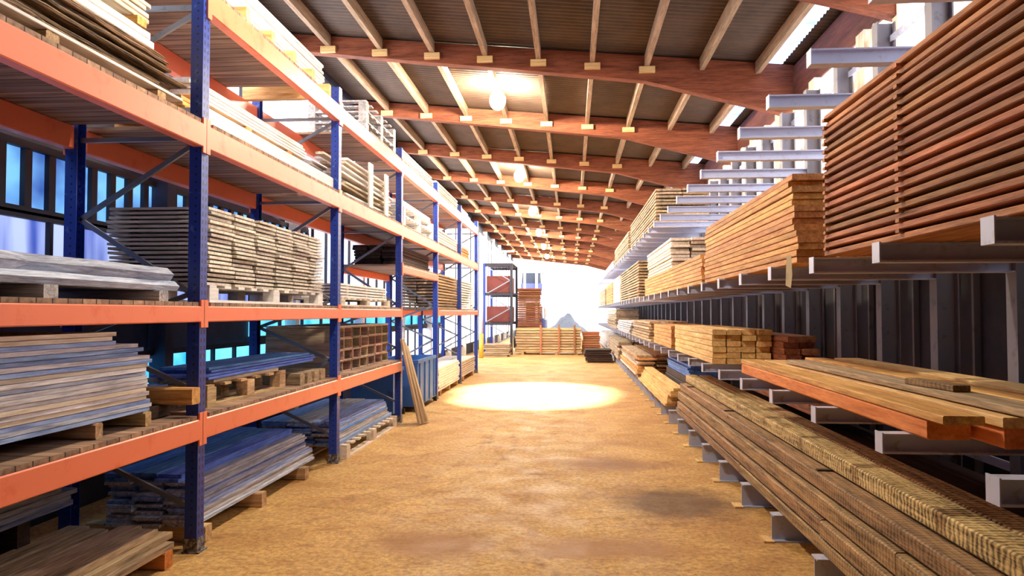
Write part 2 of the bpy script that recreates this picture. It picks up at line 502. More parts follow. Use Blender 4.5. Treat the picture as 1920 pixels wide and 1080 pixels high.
def corrugated(x0, x1, y0, y1, pitch=.1, amp=.013):
    n = int((y1 - y0) / pitch * 6)
    mb = MB(); vs = []
    for i in range(n + 1):
        y = y0 + (y1 - y0) * i / n
        dz = amp * math.sin(2 * math.pi * y / pitch)
        for th in (0, .02):
            vs += [(x0, y, roof_z(x0) + dz + th), (x1, y, roof_z(x1) + dz + th)]
    fs = []
    for i in range(n):
        a, c = i * 4, (i + 1) * 4
        fs += [(a, a + 1, c + 1, c), (a + 2, c + 2, c + 3, a + 3)]
    return mb.add(vs, fs, True)
struct(corrugated(XL - .3, 2.42, YB, YF).build('ceiling', M['roof']))
struct(corrugated(2.66, XR + .3, YB, YF).build('ceiling', M['roof']))
struct(corrugated(2.42, 2.66, YB, YF).build('window_1', M['win_roof']))

# portal frames: beam with a haunch towards the right wall, then a post down that wall
BEAM_Y0, BEAM_S = 9.64, 3.18
beam_ys = [BEAM_Y0 + BEAM_S * k for k in range(-3, 13)]
prof = [(XL, roof_z(XL) - .03), (XL, 4.97), (.92, 4.45), (2.55, 4.02), (XR - .02, 3.95), (XR - .02, roof_z(XR) - .03)]
me_beam = MB().prism(prof, -.07, .07).mesh('roof_beam', M['glulam'])
for y in beam_ys:
    o = bpy.data.objects.new('roof_beam', me_beam); COL.objects.link(o); o.location = (0, y + .07, 0); struct(o)
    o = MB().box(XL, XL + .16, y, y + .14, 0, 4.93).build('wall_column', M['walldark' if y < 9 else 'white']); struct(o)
PX = [-3.18 + .69 * k for k in range(9)]
purl = {}
for x in PX:
    z = roof_z(x) - .022
    me = MB().box(x - .03, x + .03, 0, BEAM_S - .14, z - .15, z).mesh('purlin_beam', M['purlin'])
    mc = MB().box(x - .10, x + .10, -.045, 0, z - .235, z - .155).mesh('cleat_trim', M['cleat'])
    for i, y in enumerate(beam_ys[:-1]):
        o = bpy.data.objects.new('purlin_beam', me); COL.objects.link(o); o.location = (0, y + .14, 0); struct(o)
    if x < 1.1:
        for y in beam_ys:
            o = bpy.data.objects.new('cleat_trim', mc); COL.objects.link(o); o.location = (0, y, 0); struct(o)

# left wall: dark cladding with lit sheets, ribs between; blue sheets have daylight put in as glow
b = MB(); b.box(XL - .2, XL - .02, YB, YF, 0, roof_z(XL) - .02)
struct(b.build('wall_left', M['walldark']))
def left_lit_sheet(n, y0, y1, z0, z1, mat, rib=.32):
    o = MB().box(XL - .02, XL + .012, y0, y1, z0, z1).build('window_%d' % n, M[mat]); struct(o)
    mb = MB()
    y = y0
    while y < y1:
        mb.box(XL + .013, XL + .05, y, y + (.035 if rib > .25 else .07), z0, z1); y += rib
    mb.box(XL + .013, XL + .055, y0, y1, z0 - .05, z0); mb.box(XL + .013, XL + .055, y0, y1, z1, z1 + .05)
    mb.build('window_frame', M['rib'], o)
left_lit_sheet(2, 3.4, 10.4, 1.62, 2.14, 'win_violet', 1.7)  # blue-lit wall sheeting, not glazing; the daylight on it is put in as glow
left_lit_sheet(3, 3.4, 10.4, 2.22, 2.62, 'win_blue', .24)
left_lit_sheet(4, 4.6, 10.4, .80, 1.12, 'win_cyan', .5)
left_lit_sheet(5, 8.6, 21.5, 1.22, 1.52, 'win_cyan', .8)
left_lit_sheet(6, 10.6, 21.5, .35, 1.10, 'win_pale', .8)
left_lit_sheet(7, 10.6, 21.5, 1.62, 2.9, 'win_pale', .6)
left_lit_sheet(8, 3.4, 21.5, 3.15, 4.8, 'win_white', 1.6)
left_lit_sheet(9, 21.7, 48, .4, 4.75, 'win_white', 1.2)

# right wall: dark ribbed panels, lit clerestory with studs, boarding on top
b = MB(); b.box(XR, XR + .2, YB, YF, 0, roof_z(XR) - .02)
struct(b.build('wall_right', M['wallgrey']))
mb = MB(); y = -1.0
while y < 44:
    mb.box(XR - .045, XR - .001, y, y + .03, 0, 2.6); y += .46
struct(mb.build('trim_1', M['ribr']))
o = struct(MB().box(XR - .012, XR + .01, 1.0, 46, 2.68, 4.12).build('window_10', M['win_right']))
mb = MB(); y = 1.4; k = 0
while y < 46:
    mb.box(XR - .10, XR - .014, y, y + (.10 if k % 2 else .2), 2.68, 4.12)
    if k % 4 == 1:
        mb.bar((XR - .05, y - .9, 4.08), (XR - .05, y + .1, 3.3), .05, .09)
    y += .72; k += 1
mb.box(XR - .09, XR - .014, 1, 46, 3.36, 3.44)
mb.build('window_frame', M['post'], o)
struct(MB().box(XR - .03, XR - .001, YB, YF, 4.125, roof_z(XR) - .06).build('trim_2', M['clad']))
struct(MB().box(XL - .2, XR + .2, YB - .2, YB, 0, 5.3).build('wall_back', M['wallgrey']))
# far gable: jambs beside the open doorway
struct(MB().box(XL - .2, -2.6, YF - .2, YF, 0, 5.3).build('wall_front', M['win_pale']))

# ------------------------------------------------------------------ lamps
def make_lamp(x, y, ordw):
    zr = roof_z(x) - .02
    zb = 4.57
    t = thing('pendant_lamp', ordw, 'lamp', (x, y, zr), 0, 'glowing lamps hanging down the aisle')
    MB().tube([(0, 0, 0), (0, 0, -.06)], .05, 14).build('ceiling_rose', M['steel'], t)
    MB().tube([(0, 0, -.055), (0, 0, -.07)], .012, 8).build('cord', M['black'], t)
    MB().tube([(0, 0, -.065), (0, 0, -.08), (0, 0, -.10), (0, 0, -.12)], [.03, .05, .055, .045], 16).build('socket', M['steel'], t)
    h = zr - .12 - zb
    pts, rad = [], []
    for k in range(13):
        u = k / 12
        pts.append((0, 0, -.12 - h * u)); rad.append(.045 + .075 * math.sin(math.pi * u) ** .6)
    MB().tube(pts, rad, 16).build('bulb', M['bulb' if y > 8 else 'bulbnear'], t)
    return t, zb - zr

LW = ['unseen lamp over the near end of the aisle, above the camera', 'largest glowing bulb, hanging under the sheet roof nearest the camera', 'second glowing bulb along the row of hanging lamps',
      'third glowing bulb along the row of hanging lamps', 'fourth glowing bulb along the row of hanging lamps',
      'fifth glowing bulb along the row of hanging lamps', 'sixth and smallest bulb, furthest along the row of hanging lamps']
for k in range(7):
    y = 4.95 + 6.36 * k
    x = [-1.1, -1.11, -1.22, -1.24, -1.31, -1.35, -1.4][k]
    t, dz = make_lamp(x, y, LW[k])
    if k in (1, 2):
        l = bpy.data.lights.new('added_pool_spot', 'SPOT'); l.energy = POOL_WATT; l.color = (1, .98, .96)  # spot added to make the pool of light on the floor; source unseen
        l.spot_size = math.radians(37); l.spot_blend = .5; l.shadow_soft_size = .1
        lo = bpy.data.objects.new('added_pool_spot', l); COL.objects.link(lo); lo.parent = t; lo.location = (0, 0, dz - .2)
        tgt = Vector((-.72, y + (1.75 if k == 1 else -2.9), 0)); src = Vector((x, y, 4.5))
        lo.rotation_euler = (tgt - src).to_track_quat('-Z', 'Y').to_euler()

# ================================================================== TIMBER BUILDERS
_cache = {}
def plank_mesh(L, w, t, mat, style='cut', var=0):
    L, w, t = round(L, 2), round(w, 3), round(t, 4)
    key = (L, w, t, mat, style, var)
    if key in _cache:
        return _cache[key]
    mb = MB(); rnd = random.Random(int(L * 1000) * 31 + int(w * 1000) * 7 + int(t * 10000) + var * 101)
    c = min(.004, t * .15) if t < .07 else .008
    if style == 'cut':
        mb.cham(-w / 2, w / 2, -L / 2, L / 2, -t / 2, t / 2, c)
    elif style == 'bow':                               # slightly bowed, sprung board
        n, amp = 8, rnd.uniform(-.001, .001)
        rings = []
        for i in range(n + 1):
            u = i / n; y = -L / 2 + L * u; dz = amp * math.sin(math.pi * u)
            rings.append([(-w / 2, y, -t / 2 + dz), (w / 2, y, -t / 2 + dz), (w / 2, y, t / 2 + dz), (-w / 2, y, t / 2 + dz)])
        vs = [p for r in rings for p in r]; fs = [(0, 1, 2, 3), tuple(n * 4 + k for k in (3, 2, 1, 0))]
        for i in range(n):
            for k in range(4):
                l = (k + 1) % 4; fs.append((i * 4 + k, (i + 1) * 4 + k, (i + 1) * 4 + l, i * 4 + l))
        mb.add(vs, fs)
    else:                                              # waney: bark-edged slab with a wandering edge
        n = max(10, int(L / .12)); rings = []
        ph = rnd.uniform(0, 50)
        for i in range(n + 1):
            u = i / n; y = -L / 2 + L * u
            e1 = w / 2 * (1 + .14 * mnoise.noise((y * 2.2 + ph, 1, 0))) + .012 * mnoise.noise((y * 9 + ph, 5, 0))
            e2 = w / 2 * (1 + .14 * mnoise.noise((y * 2.2 + ph, 9, 3))) + .012 * mnoise.noise((y * 9 + ph, 15, 0))
            q = t * .3
            rings.append([(-e2 + q * 1.4, y, -t / 2), (e1 - q, y, -t / 2), (e1, y, 0), (e1 - q * 1.8, y, t / 2), (-e2 + q, y, t / 2), (-e2, y, 0)])
        vs = [p for r in rings for p in r]; fs = [tuple(range(6)), tuple(n * 6 + k for k in range(5, -1, -1))]
        for i in range(n):
            for k in range(6):
                l = (k + 1) % 6; fs.append((i * 6 + k, (i + 1) * 6 + k, (i + 1) * 6 + l, i * 6 + l))
        mb.add(vs, fs)
    me = mb.mesh('plank_body', M[mat])
    _cache[key] = me
    return me


def plank(name, label, cat, group, L, w, t, c, mat, rot=(0, 0, 0), style='cut', var=0):
    o = bpy.data.objects.new(name, plank_mesh(L, w, t, mat, style, var)); COL.objects.link(o)
    o.location = c; o.rotation_euler = rot
    return tag(o, label, cat, group)


def stack(name, cat, desc, where, group, x0, x1, y0, y1, z0, t, gap, n, nw, mat, aisle=1, jy=.03, jx=.005, style='cut', far=None, near=None, mats=None, taper=0.0):
    """n layers of nw boards laid along the aisle; aisle = +1 when the aisle is on the +x side (left rack), -1 on the right"""
    W = (x1 - x0) / nw
    rnd = random.Random(hash(round(x0 * 100 + y0 * 10 + z0 * 1000)))
    for k in range(n):
        z = z0 + k * (t + gap) + t / 2 + (.0015 if style == 'bow' else 0)
        for j in range(nw):
            jj = nw - 1 - j if aisle > 0 else j          # j counts from the aisle
            cx = x0 + (jj + .5) * W
            a = y0 + rnd.uniform(-jy, jy) + (near(k) if near else 0)
            e = y1 + rnd.uniform(-jy, jy) + (far(k) if far else 0)
            dx = rnd.uniform(-jx, jx) - aisle * taper * k
            m = mats[rnd.randrange(len(mats))] if mats else mat
            lay = 'lowest layer' if k == 0 else ('top layer' if k == n - 1 else NTH[k] + ' layer up')
            one = 'lowest' if k == 0 else ('topmost' if k == n - 1 else NTH[k] + ' from the bottom')
            if nw > 1:
                lab = '%s, %s, %s from aisle, %s' % (desc, lay, NTH[j], where)
            else:
                lab = '%s, %s, %s' % (desc, one, where)
            plank(name, lab, cat, group, max(.2, e - a), W - .006 - 1.2 * jx, t, (cx + dx, (a + e) / 2, z), m, (0, 0, rnd.uniform(-.002, .002) * min(1, 1.5 / max(1, e - a))), style, k % 4)


def stickers(x0, x1, ys, z0, t, gap, n, desc, where, group, mat='brown', w=.03, out=.012, aisle=1):
    """the little battens that keep the layers of a stack apart"""
    for i, (y, word) in enumerate(ys):
        for k in range(n - 1):
            z = z0 + k * (t + gap) + t + gap / 2
            L = x1 - x0 + out
            plank('sticker_batten', '%s, %s up, %s, %s' % (desc, NTH[k], word, where), 'batten', group, L, w, gap - .001, ((x0 + x1) / 2 + aisle * out / 2, y, z), mat, (0, 0, math.pi / 2))


def crosspiece(name, label, cat, group, x0, x1, y, z0, w, h, mat='pallet'):
    return plank(name, label, cat, group, x1 - x0, w, h, ((x0 + x1) / 2, y, z0 + h / 2), mat, (0, 0, math.pi / 2))


def pallet(label, x0, x1, y0, y1, z0, h=.125, mat='pallet', group='wooden pallets under the timber'):
    t = thing('pallet', label, 'pallet', ((x0 + x1) / 2, (y0 + y1) / 2, z0), 0, group)
    W, L = x1 - x0, y1 - y0
    bt = .018
    for k in range(3):                                  # bottom boards along y, blocks, cross boards, deck
        x = (-.5 + k * .5) * (W - .09)
        MB().box(x - .045, x + .045, -L / 2, L / 2, 0, bt).build('bottom_board', M[mat], t)
        for q in range(3):
            y = (-.5 + q * .5) * (L - .13)
            MB().cham(x - .045, x + .045, y - .065, y + .065, bt, h - bt, .003, 'Z').build('block', M[mat], t)
    n = max(4, int(L / .2))
    for k in range(n):
        y = -L / 2 + .05 + (L - .1) * k / (n - 1)
        MB().box(-W / 2, W / 2, y - .05, y + .05, h - bt, h).build('deck_board', M[mat], t)
    return t


# ================================================================== LEFT PALLET RACK
PY = [4.60 + 2.82 * k for k in range(-1, 6)]            # near face of each upright, y
PYW = .09
XF0, XF1 = -2.415, -2.335                               # front uprights, x
XB0, XB1 = -3.245, -3.165                               # rear uprights, x
HL = [(.70, .83), (1.44, 1.54), (2.55, 2.70), (3.43, 3.59)]
MID = (2.05, 2.15)
TOPZ = 3.78

rack = thing('pallet_rack', 'long blue and orange pallet rack along the left side of the aisle', 'rack', (-2.8, 4.6, 0))
RO = Vector((-2.8, 4.6, 0))
def rp(mb, name, mat, parent=None):
    """build in world coordinates under the rack"""
    mb.v = [(x - RO.x, y - RO.y, z - RO.z) for x, y, z in mb.v]
    return mb.build(name, M[mat], parent or rack)

def upright(x0, x1, y, front):
    mb = MB()
    th = .006
    w = x1 - x0
    # open channel: face towards aisle (or wall), two returns; the punched slots are in its finish
    fx0, fx1 = (-th, 0) if front else (-w, -w + th)
    mb.prism([(fx0, 0), (fx1, 0), (fx1, PYW), (fx0, PYW)], .008, TOPZ, 'XY')
    if front:
        poly = [(-w, 0), (0, 0), (0, PYW), (-w, PYW), (-w, PYW - th), (-th, PYW - th), (-th, th), (-w, th)]
    else:
        poly = [(0, 0), (-w, 0), (-w, PYW), (0, PYW), (0, PYW - th), (-w + th, PYW - th), (-w + th, th), (0, th)]
    o = MB().prism(poly, .008, TOPZ, 'XY').build('upright_post', M['bluepost'], rack, (x1 - RO.x, y - RO.y, 0))
    pl = MB().box(-w - .012, .02, -.015, PYW + .015, 0, .008)
    pl.prism([(-w - .005, -.005), (.005, -.005), (.005, PYW + .005), (-w - .005, PYW + .005), (-w - .005, PYW + .001), (.001, PYW + .001), (.001, -.001), (-w - .005, -.001)], .0, .09, 'XY')
    pl.build('foot_plate', M['foot'], o)
    return o

for k, y in enumerate(PY):
    if k == 6:
        pass
    upright(XF0, XF1, y, True)
    upright(XB0, XB1, y, False)
    ym = y + PYW / 2
    zs = [.2, .95, 1.75, 2.55, 3.3]
    for z in (2.60, 3.45):
        rp(MB().box(XB1, XF0, ym - .014, ym + .014, z, z + .028), 'horizontal_brace', 'galv')
    d = [(.25, False), (.98, True), (1.72, False), (2.5, True), (3.0, False)]
    zig = [(XF0, .28), (XB1, .62), (XF0, 1.02), (XB1, 1.35), (XF0, 1.62), (XB1, 2.10), (XF0, 2.57), (XB1, 3.0), (XF0, 3.42)]
    for (xa, za), (xb, zb) in zip(zig[:-1], zig[1:]):
        rp(MB().bar((xa, ym, za), (xb, ym, zb), .022, .03), 'diagonal_brace', 'galv')

def bay_levels(k):
    if k == 0: return [HL[0], HL[1], HL[2]]
    if k in (1, 2): return HL
    if k == 3: return [MID, HL[2], HL[3]]
    return [HL[1], HL[2], HL[3]]

BAYW = ['nearest bay', 'second bay', 'third bay', 'fourth bay', 'fifth bay', 'sixth bay']
LVW = {.70: 'lowest shelf', 1.44: 'second shelf', 2.55: 'third shelf', 3.43: 'top shelf', 2.05: 'middle shelf'}
for k in range(6):
    ya, yb = PY[k] + PYW + .002, PY[k + 1] - .002
    for (z0, z1) in bay_levels(k):
        for (x0, x1, fr) in ((XF0 + .02, XF1 + .012, 1), (XB0 - .012, XB1 - .02, 0)):
            mb = MB(); c = .006
            mb.cham(x0, x1, ya, yb, z0, z1, c)
            o = rp(mb, 'beam', 'rackorange')
            fx = (XF1 + .001, XF1 + .012) if fr else (XB0 - .012, XB0 - .001)
            for (p, q) in ((ya - .055, ya), (yb, yb + .045)):
                e = MB().box(fx[0], fx[1], p, q, z0 - .035, z1 + .04)
                if fr:
                    pass
                rp(e, 'end_connector', 'rackorange', o)
        da, db = -(yb - ya) / 2 + .05, (yb - ya) / 2 - .02
        if z0 == 3.43 and k == 1: db = 6.75 - (ya + yb) / 2
        if z0 == 3.43 and k == 2: da = 8.6 - (ya + yb) / 2
        d = MB().box(XB0 + .01, XF1 + .004, da, db, 0, .024)
        d.v = [(x + 2.79, y, z) for x, y, z in d.v]
        o = d.build('shelf_deck', M['deck'], None, (-2.79, (ya + yb) / 2, z1 + .0015))
        tag(o, 'close-laid timber shelf boards on %s of the %s' % (LVW[z0], BAYW[k]), 'shelf deck', 'timber decks on the rack beams')

D1, D2, D3, D4, DM = .8565, 1.5665, 2.7265, 3.6165, 2.1765
G = .0015

# ------------------------------------------------------------------ nearest bay
# floor: low pile of brown planks in front, dark boards behind
g = 'brown planks on the floor under the nearest bay'
for i, y in enumerate((2.3, 3.4, 4.32)):
    crosspiece('bearer_block', 'squared bearer under the brown floor planks, %s from the near end' % NTH[i], 'bearer', 'bearers under the near floor pile', -2.98, -2.36, y, 0, .09, .1, 'orange')
for k in range(3):
    for j in range(4):
        w = .14
        plank('old_plank', 'weathered brown plank, %s layer up, %s from aisle, floor pile under nearest bay' % (ORD[k], NTH[j]), 'plank', g,
              2.5, w - .01, .035, (-2.44 - .15 * j - .04 * k, 3.2 + .03 * ((j * 7 + k * 3) % 5 - 2) - .02 * k, .1 + .0185 + k * .037), 'greybrown', (0, 0, .012 * ((j + k) % 3 - 1) * .5), 'bow', j)
crosspiece('bearer_block', 'dark bearer under the blue-tinted board pile behind, near end', 'bearer', None, -3.6, -3.02, 2.4, 0, .1, .34, 'dark')
crosspiece('bearer_block', 'dark bearer under the blue-tinted board pile behind, far end', 'bearer', None, -3.6, -3.02, 4.0, 0, .1, .34, 'dark')
stack('slate_board', 'board', 'blue-grey board', 'pile behind floor planks, nearest bay', 'blue-grey boards behind the near floor pile', -3.62, -3.0, 2.0, 4.35, .3415, .03, .002, 6, 2, 'slate', 1, .08)

# lowest shelf: plywood stack
for i, y in enumerate((2.75, 3.70, 4.15)):
    crosspiece('bearer_block', 'short light bearer on the lowest shelf under the sheet stack, %s from the near end' % NTH[i], 'bearer', 'bearers under the sheet stack', -3.1, -2.40, y, D1, .06, .08, 'pallet')
far = lambda k: (0.06 if k < 5 else .02 if k < 14 else -.06 if k < 17 else -.3 + .03 * (k % 2))
stack('plywood_sheet', 'sheet', 'thin wooden sheet', 'stack on lowest shelf, nearest bay', 'thin sheets on the lowest shelf', -3.12, -2.40, 1.95, 4.12, D1 + .0815, .0205, .0025, 20, 1, 'sheet', 1, .035, .012, 'bow', far, None, ['sheet', 'sheet', 'silver', 'pale', 'slate'])
crosspiece('timber_block', 'short brown squared timber beside the near blue upright, on lowest shelf', 'timber', None, -3.0, -2.30, 4.50, D1 + .082, .1, .10, 'honey')
plank('bearer_block', 'flat packing piece under the short brown timber beside the upright', 'bearer', None, .3, .1, .08, (-2.55, 4.42, D1 + .0405), 'dark')

# second shelf: thick weathered slabs on low bearers
for i, y in enumerate((2.6, 3.35, 4.33)):
    crosspiece('bearer_block', 'grey bearer under the thick weathered slabs, %s from the near end' % NTH[i], 'bearer', 'bearers under the weathered slabs', -3.1, -2.42, y, D2, .1, .065, 'grey')
plank('timber_slab', 'lower thick weathered grey slab on second shelf, nearest bay', 'slab', 'weathered slabs', 2.5, .70, .06, (-2.78, 3.27, D2 + .0665 + .03), 'silver', (0, 0, 0), 'waney', 1)
plank('timber_slab', 'upper thick weathered grey slab on second shelf, nearest bay', 'slab', 'weathered slabs', 2.46, .66, .08, (-2.78, 3.27, D2 + .1285 + .04), 'silver', (0, 0, 0), 'waney', 2)

# third shelf: bark-edged slabs on a pale pallet, white planks above
for i, y in enumerate((2.35, 3.3, 4.24)):
    crosspiece('bearer_block', 'pale block on third shelf under the bark-edged slabs, %s from the near end' % NTH[i], 'bearer', 'blocks under the bark-edged slabs', -3.12, -2.40, y, D3, .09, .075, 'pallet')
plank('base_board', 'long pale board under the bark-edged slabs on third shelf', 'board', None, 2.5, .73, .018, (-2.76, 3.22, D3 + .0855), 'white')
rnd = random.Random(11)
for k in range(9):
    for j in range(2):
        plank('bark_slab', 'dark bark-edged slab, %s layer up, %s from aisle, third shelf of nearest bay' % (ORD[k], NTH[j]), 'slab', 'bark-edged slabs on the third shelf', rnd.uniform(2.15, 2.5), rnd.uniform(.26, .31), .021,
              (-2.57 - .35 * j + rnd.uniform(-.02, .02), 3.26 + rnd.uniform(-.1, .04), D3 + .0955 + .0125 + k * .0245), 'bark', (0, rnd.uniform(-.003, .003), rnd.uniform(-.012, .012)), 'waney', (k * 2 + j) % 7)
zz = D3 + .0955 + 9 * .0245 + .002
for i, y in enumerate((3.2, 3.8, 4.36)):
    crosspiece('bearer_block', 'short orange packing piece on the bark-edged slabs, %s from the near end' % NTH[i], 'bearer', 'packing pieces on the bark-edged slabs', -3.12, -2.56, y, zz, .1, .05, 'honey')
stack('white_plank', 'plank', 'white plank', 'stack above bark-edged slabs, nearest bay', 'white planks over the bark slabs', -3.12, -2.6, 2.0, 4.5, zz + .0515, .045, .004, 3, 2, 'white', 1, .05)
zz += .0515 + 3 * .049
for i, y in enumerate((3.6, 4.36)):
    crosspiece('bearer_block', 'upper orange packing piece on the white planks, %s from the near end' % NTH[i], 'bearer', 'packing pieces on the white planks', -3.1, -2.6, y, zz, .1, .05, 'honey')
stack('white_plank', 'plank', 'pale plank', 'topmost pile in the nearest bay', 'pale planks topmost in the nearest bay', -3.1, -2.62, 2.2, 4.45, zz + .0515, .03, .006, 4, 2, 'pale', 1, .06)

# ------------------------------------------------------------------ second bay
for i, y in enumerate((4.85, 5.75, 6.7)):
    crosspiece('bearer_block', 'floor bearer under the weathered board pile, %s from the near end' % NTH[i], 'bearer', 'floor bearers under the weathered pile', -3.2, -2.38, y, 0, .09, .11, 'pallet')
stack('grey_board', 'board', 'weathered grey board', 'floor pile under second bay', 'weathered boards on the floor under the second bay', -3.03, -2.44, 4.76, 7.08, .1115, .0195, .0025, 12, 3, 'grey', 1, .05, .012, 'bow', lambda k: -.012 * k, lambda k: .01 * k, ['silver', 'silver', 'slate', 'grey'], .006)
zz = .1115 + 12 * .022
stack('blue_board', 'board', 'blue board', 'on top of weathered floor pile, second bay', 'blue boards on the weathered pile', -3.12, -2.58, 4.9, 6.95, zz + .001, .024, .002, 2, 3, 'blueboard', 1, .12, .01, 'bow')

pallet('brown pallet on lowest shelf of the second bay', -2.95, -2.45, 4.95, 6.35, D1, .15, 'pallet')
zz = D1 + .1515
for k in range(5):
    plank('loose_strip', 'pale loose strip lying on the brown pallet, %s from the aisle' % NTH[k], 'strip', 'loose strips on the brown pallet', 1.1 + .05 * (k % 3), .07, .03, (-2.52 - .11 * k, 5.75 + .06 * ((k * 3) % 4 - 1), zz + .015), 'pale', (0, 0, .025 * (k % 3 - 1)), 'cut')
zz += .0315
stack('blue_board', 'board', 'blue sheet', 'pile on brown pallet, lowest shelf', 'blue sheets on the brown pallet', -2.86, -2.47, 5.0, 7.1, zz, .018, .003, 4, 1, 'blueboard', 1, .1, .02)
for k in range(4):
    crosspiece('timber_offcut', 'short brown timber offcut on lowest shelf, %s from the second upright' % NTH[3 - k], 'offcut', 'offcuts on the lowest shelf', -2.75, -2.40, 6.62 + .19 * k, D1, .12, .10, 'greybrown')
stack('dark_board', 'board', 'dark board', 'rear of lowest shelf beside near upright', 'dark boards at the rear of the lowest shelf', -3.15, -2.7, 4.72, 4.92, D1, .03, .003, 5, 1, 'slate', 1, .01)

pallet('white pallet under the tall open stack on second shelf', -3.05, -2.38, 4.82, 7.1, D2, .115, 'white')  # white-lit pallet, its brightness put into the white colour
t_, g_ = .0175, .012
zz = D2 + .1165
for k in range(18):
    for j in range(6):
        y = 4.80 + .385 * j + .1925
        jx = random.uniform(-.012, .012)
        lay = 'lowest layer' if k == 0 else ('top layer' if k == 17 else NTH[k] + ' layer up')
        plank('short_board', 'pale short board, %s, %s along from the near upright, tall open stack' % (lay, NTH[j]), 'board', 'pale short boards in the tall open stack',
              .70 + random.uniform(-.02, .02), .35 + random.uniform(-.03, .02), t_, (-2.735 + jx, y, zz + k * (t_ + g_) + t_ / 2), 'palex', (0, 0, math.pi / 2 + random.uniform(-.012, .012)))
for k in range(17):
    for (x, wd) in ((-2.58, 'front'), (-2.92, 'rear')):
        plank('sticker_batten', '%s long batten, %s gap up, inside the tall open stack' % (wd, NTH[k]), 'batten', 'battens inside the tall open stack', 2.25, .04, g_ - .0008, (x, 5.95, zz + k * (t_ + g_) + t_ + g_ / 2), 'dark')

plank('heavy_timber', 'long white squared timber along the front of third shelf, second bay', 'timber', None, 2.62, .2, .115, (-2.47, 6.05, D3 + .06), 'white')  # white-lit timber; the bright light on it is put into its colour
for i, y in enumerate((5.0, 5.9, 6.8)):
    crosspiece('bearer_block', 'orange bearer behind the white timber on third shelf, %s from the near end' % NTH[i], 'bearer', 'bearers behind the white timber', -3.14, -2.58, y, D3, .1, .1, 'honey')
stack('batten_board', 'board', 'brown board', 'lower pile behind white timber, third shelf', 'brown boards behind the white timber', -3.14, -2.58, 4.85, 7.2, D3 + .1015, .028, .004, 4, 3, 'honey', 1, .05)
zz = D3 + .1015 + 4 * .032
for i, y in enumerate((5.0, 5.9, 6.8)):
    crosspiece('bearer_block', 'orange packing piece between brown and white boards, %s from the near end' % NTH[i], 'bearer', 'packing between brown and white boards', -3.14, -2.6, y, zz, .1, .04, 'honey')
stack('white_plank', 'plank', 'white board', 'upper pile behind white timber, third shelf', 'white boards behind the white timber', -3.14, -2.6, 4.95, 7.2, zz + .0415, .022, .005, 5, 3, 'white', 1, .05)

for i in range(6):
    crosspiece('bearer_block', 'yellow bearer standing on top shelf under white planks, %s from the near end' % NTH[i], 'bearer', 'yellow bearers on the top shelf', -3.23, -2.36, 4.85 + .47 * i, D4 - (.0235 if i > 4 else 0), .07, .12 + (.0235 if i > 4 else 0), 'yellow')
stack('white_plank', 'plank', 'white plank', 'stack on yellow bearers, top shelf', 'white planks on the top shelf', -3.1, -2.47, 4.75, 7.35, D4 + .1215, .03, .006, 7, 3, 'white', 1, .05)

# ------------------------------------------------------------------ third bay
pallet('light pallet on the floor under the third bay', -3.2, -2.30, 7.65, 9.9, 0, .14, 'pale')
stack('slate_board', 'board', 'blue-grey board', 'bundle on floor pallet, third bay', 'blue-grey bundle on the floor pallet', -3.15, -2.36, 7.6, 9.85, .1415, .02, .003, 10, 3, 'slate', 1, .06, .012, 'bow', lambda k: -.01 * k, lambda k: .01 * k, ['slate', 'blueboard', 'slate', 'grey'], .008)
for (y, wd) in ((7.72, 'near'), (9.5, 'far')):
    pass
# open-ended square boxes
bx = MB(); th = .012; L_, w_, h_ = .74, .315, .12
bx.box(-L_ / 2, L_ / 2, -w_ / 2, w_ / 2, 0, th); bx.box(-L_ / 2, L_ / 2, -w_ / 2, w_ / 2, h_ - th, h_)
bx.box(-L_ / 2, L_ / 2, -w_ / 2, -w_ / 2 + th, th, h_ - th); bx.box(-L_ / 2, L_ / 2, w_ / 2 - th, w_ / 2, th, h_ - th)
bx.box(-L_ / 2, -L_ / 2 + .01, -w_ / 2 + th, w_ / 2 - th, th, h_ - th)
me = bx.mesh('box_channel', wood('box_channel_wood', lin(120, 92, 76), lin(214, 186, 160), axis=0, fine=20, var=.25))
for k in range(4):
    for j in range(7):
        o = bpy.data.objects.new('box_channel', me); COL.objects.link(o)
        o.location = (-2.82 + random.uniform(-.015, .01), 7.85 + .325 * j, D1 + .001 + k * .1215)
        tag(o, 'open-ended wooden box, %s row up, %s along from the second upright' % (ORD[k], NTH[j]), 'box', 'open-ended wooden boxes on the lowest shelf')
plank('thin_lid_board', 'thin board laid over the open-ended wooden boxes', 'board', None, 2.3, .75, .012, (-2.82, 8.83, D1 + .001 + 4 * .1215 + .007), 'pale')

pallet('pale low pallet on second shelf of the third bay', -3.1, -2.38, 7.7, 9.8, D2, .09, 'pale')
stack('short_board', 'board', 'white open-stacked board', 'second shelf, third bay', 'white open-stacked boards on the second shelf', -3.05, -2.40, 7.75, 9.7, D2 + .0915, .022, .01, 5, 3, 'white', 1, .04)
stickers(-3.05, -2.40, [(7.95, 'near end'), (8.7, 'middle'), (9.5, 'far end')], D2 + .0915, .022, .01, 5, 'short batten', 'white open stack on second shelf', 'battens in the white open stack', 'pale')

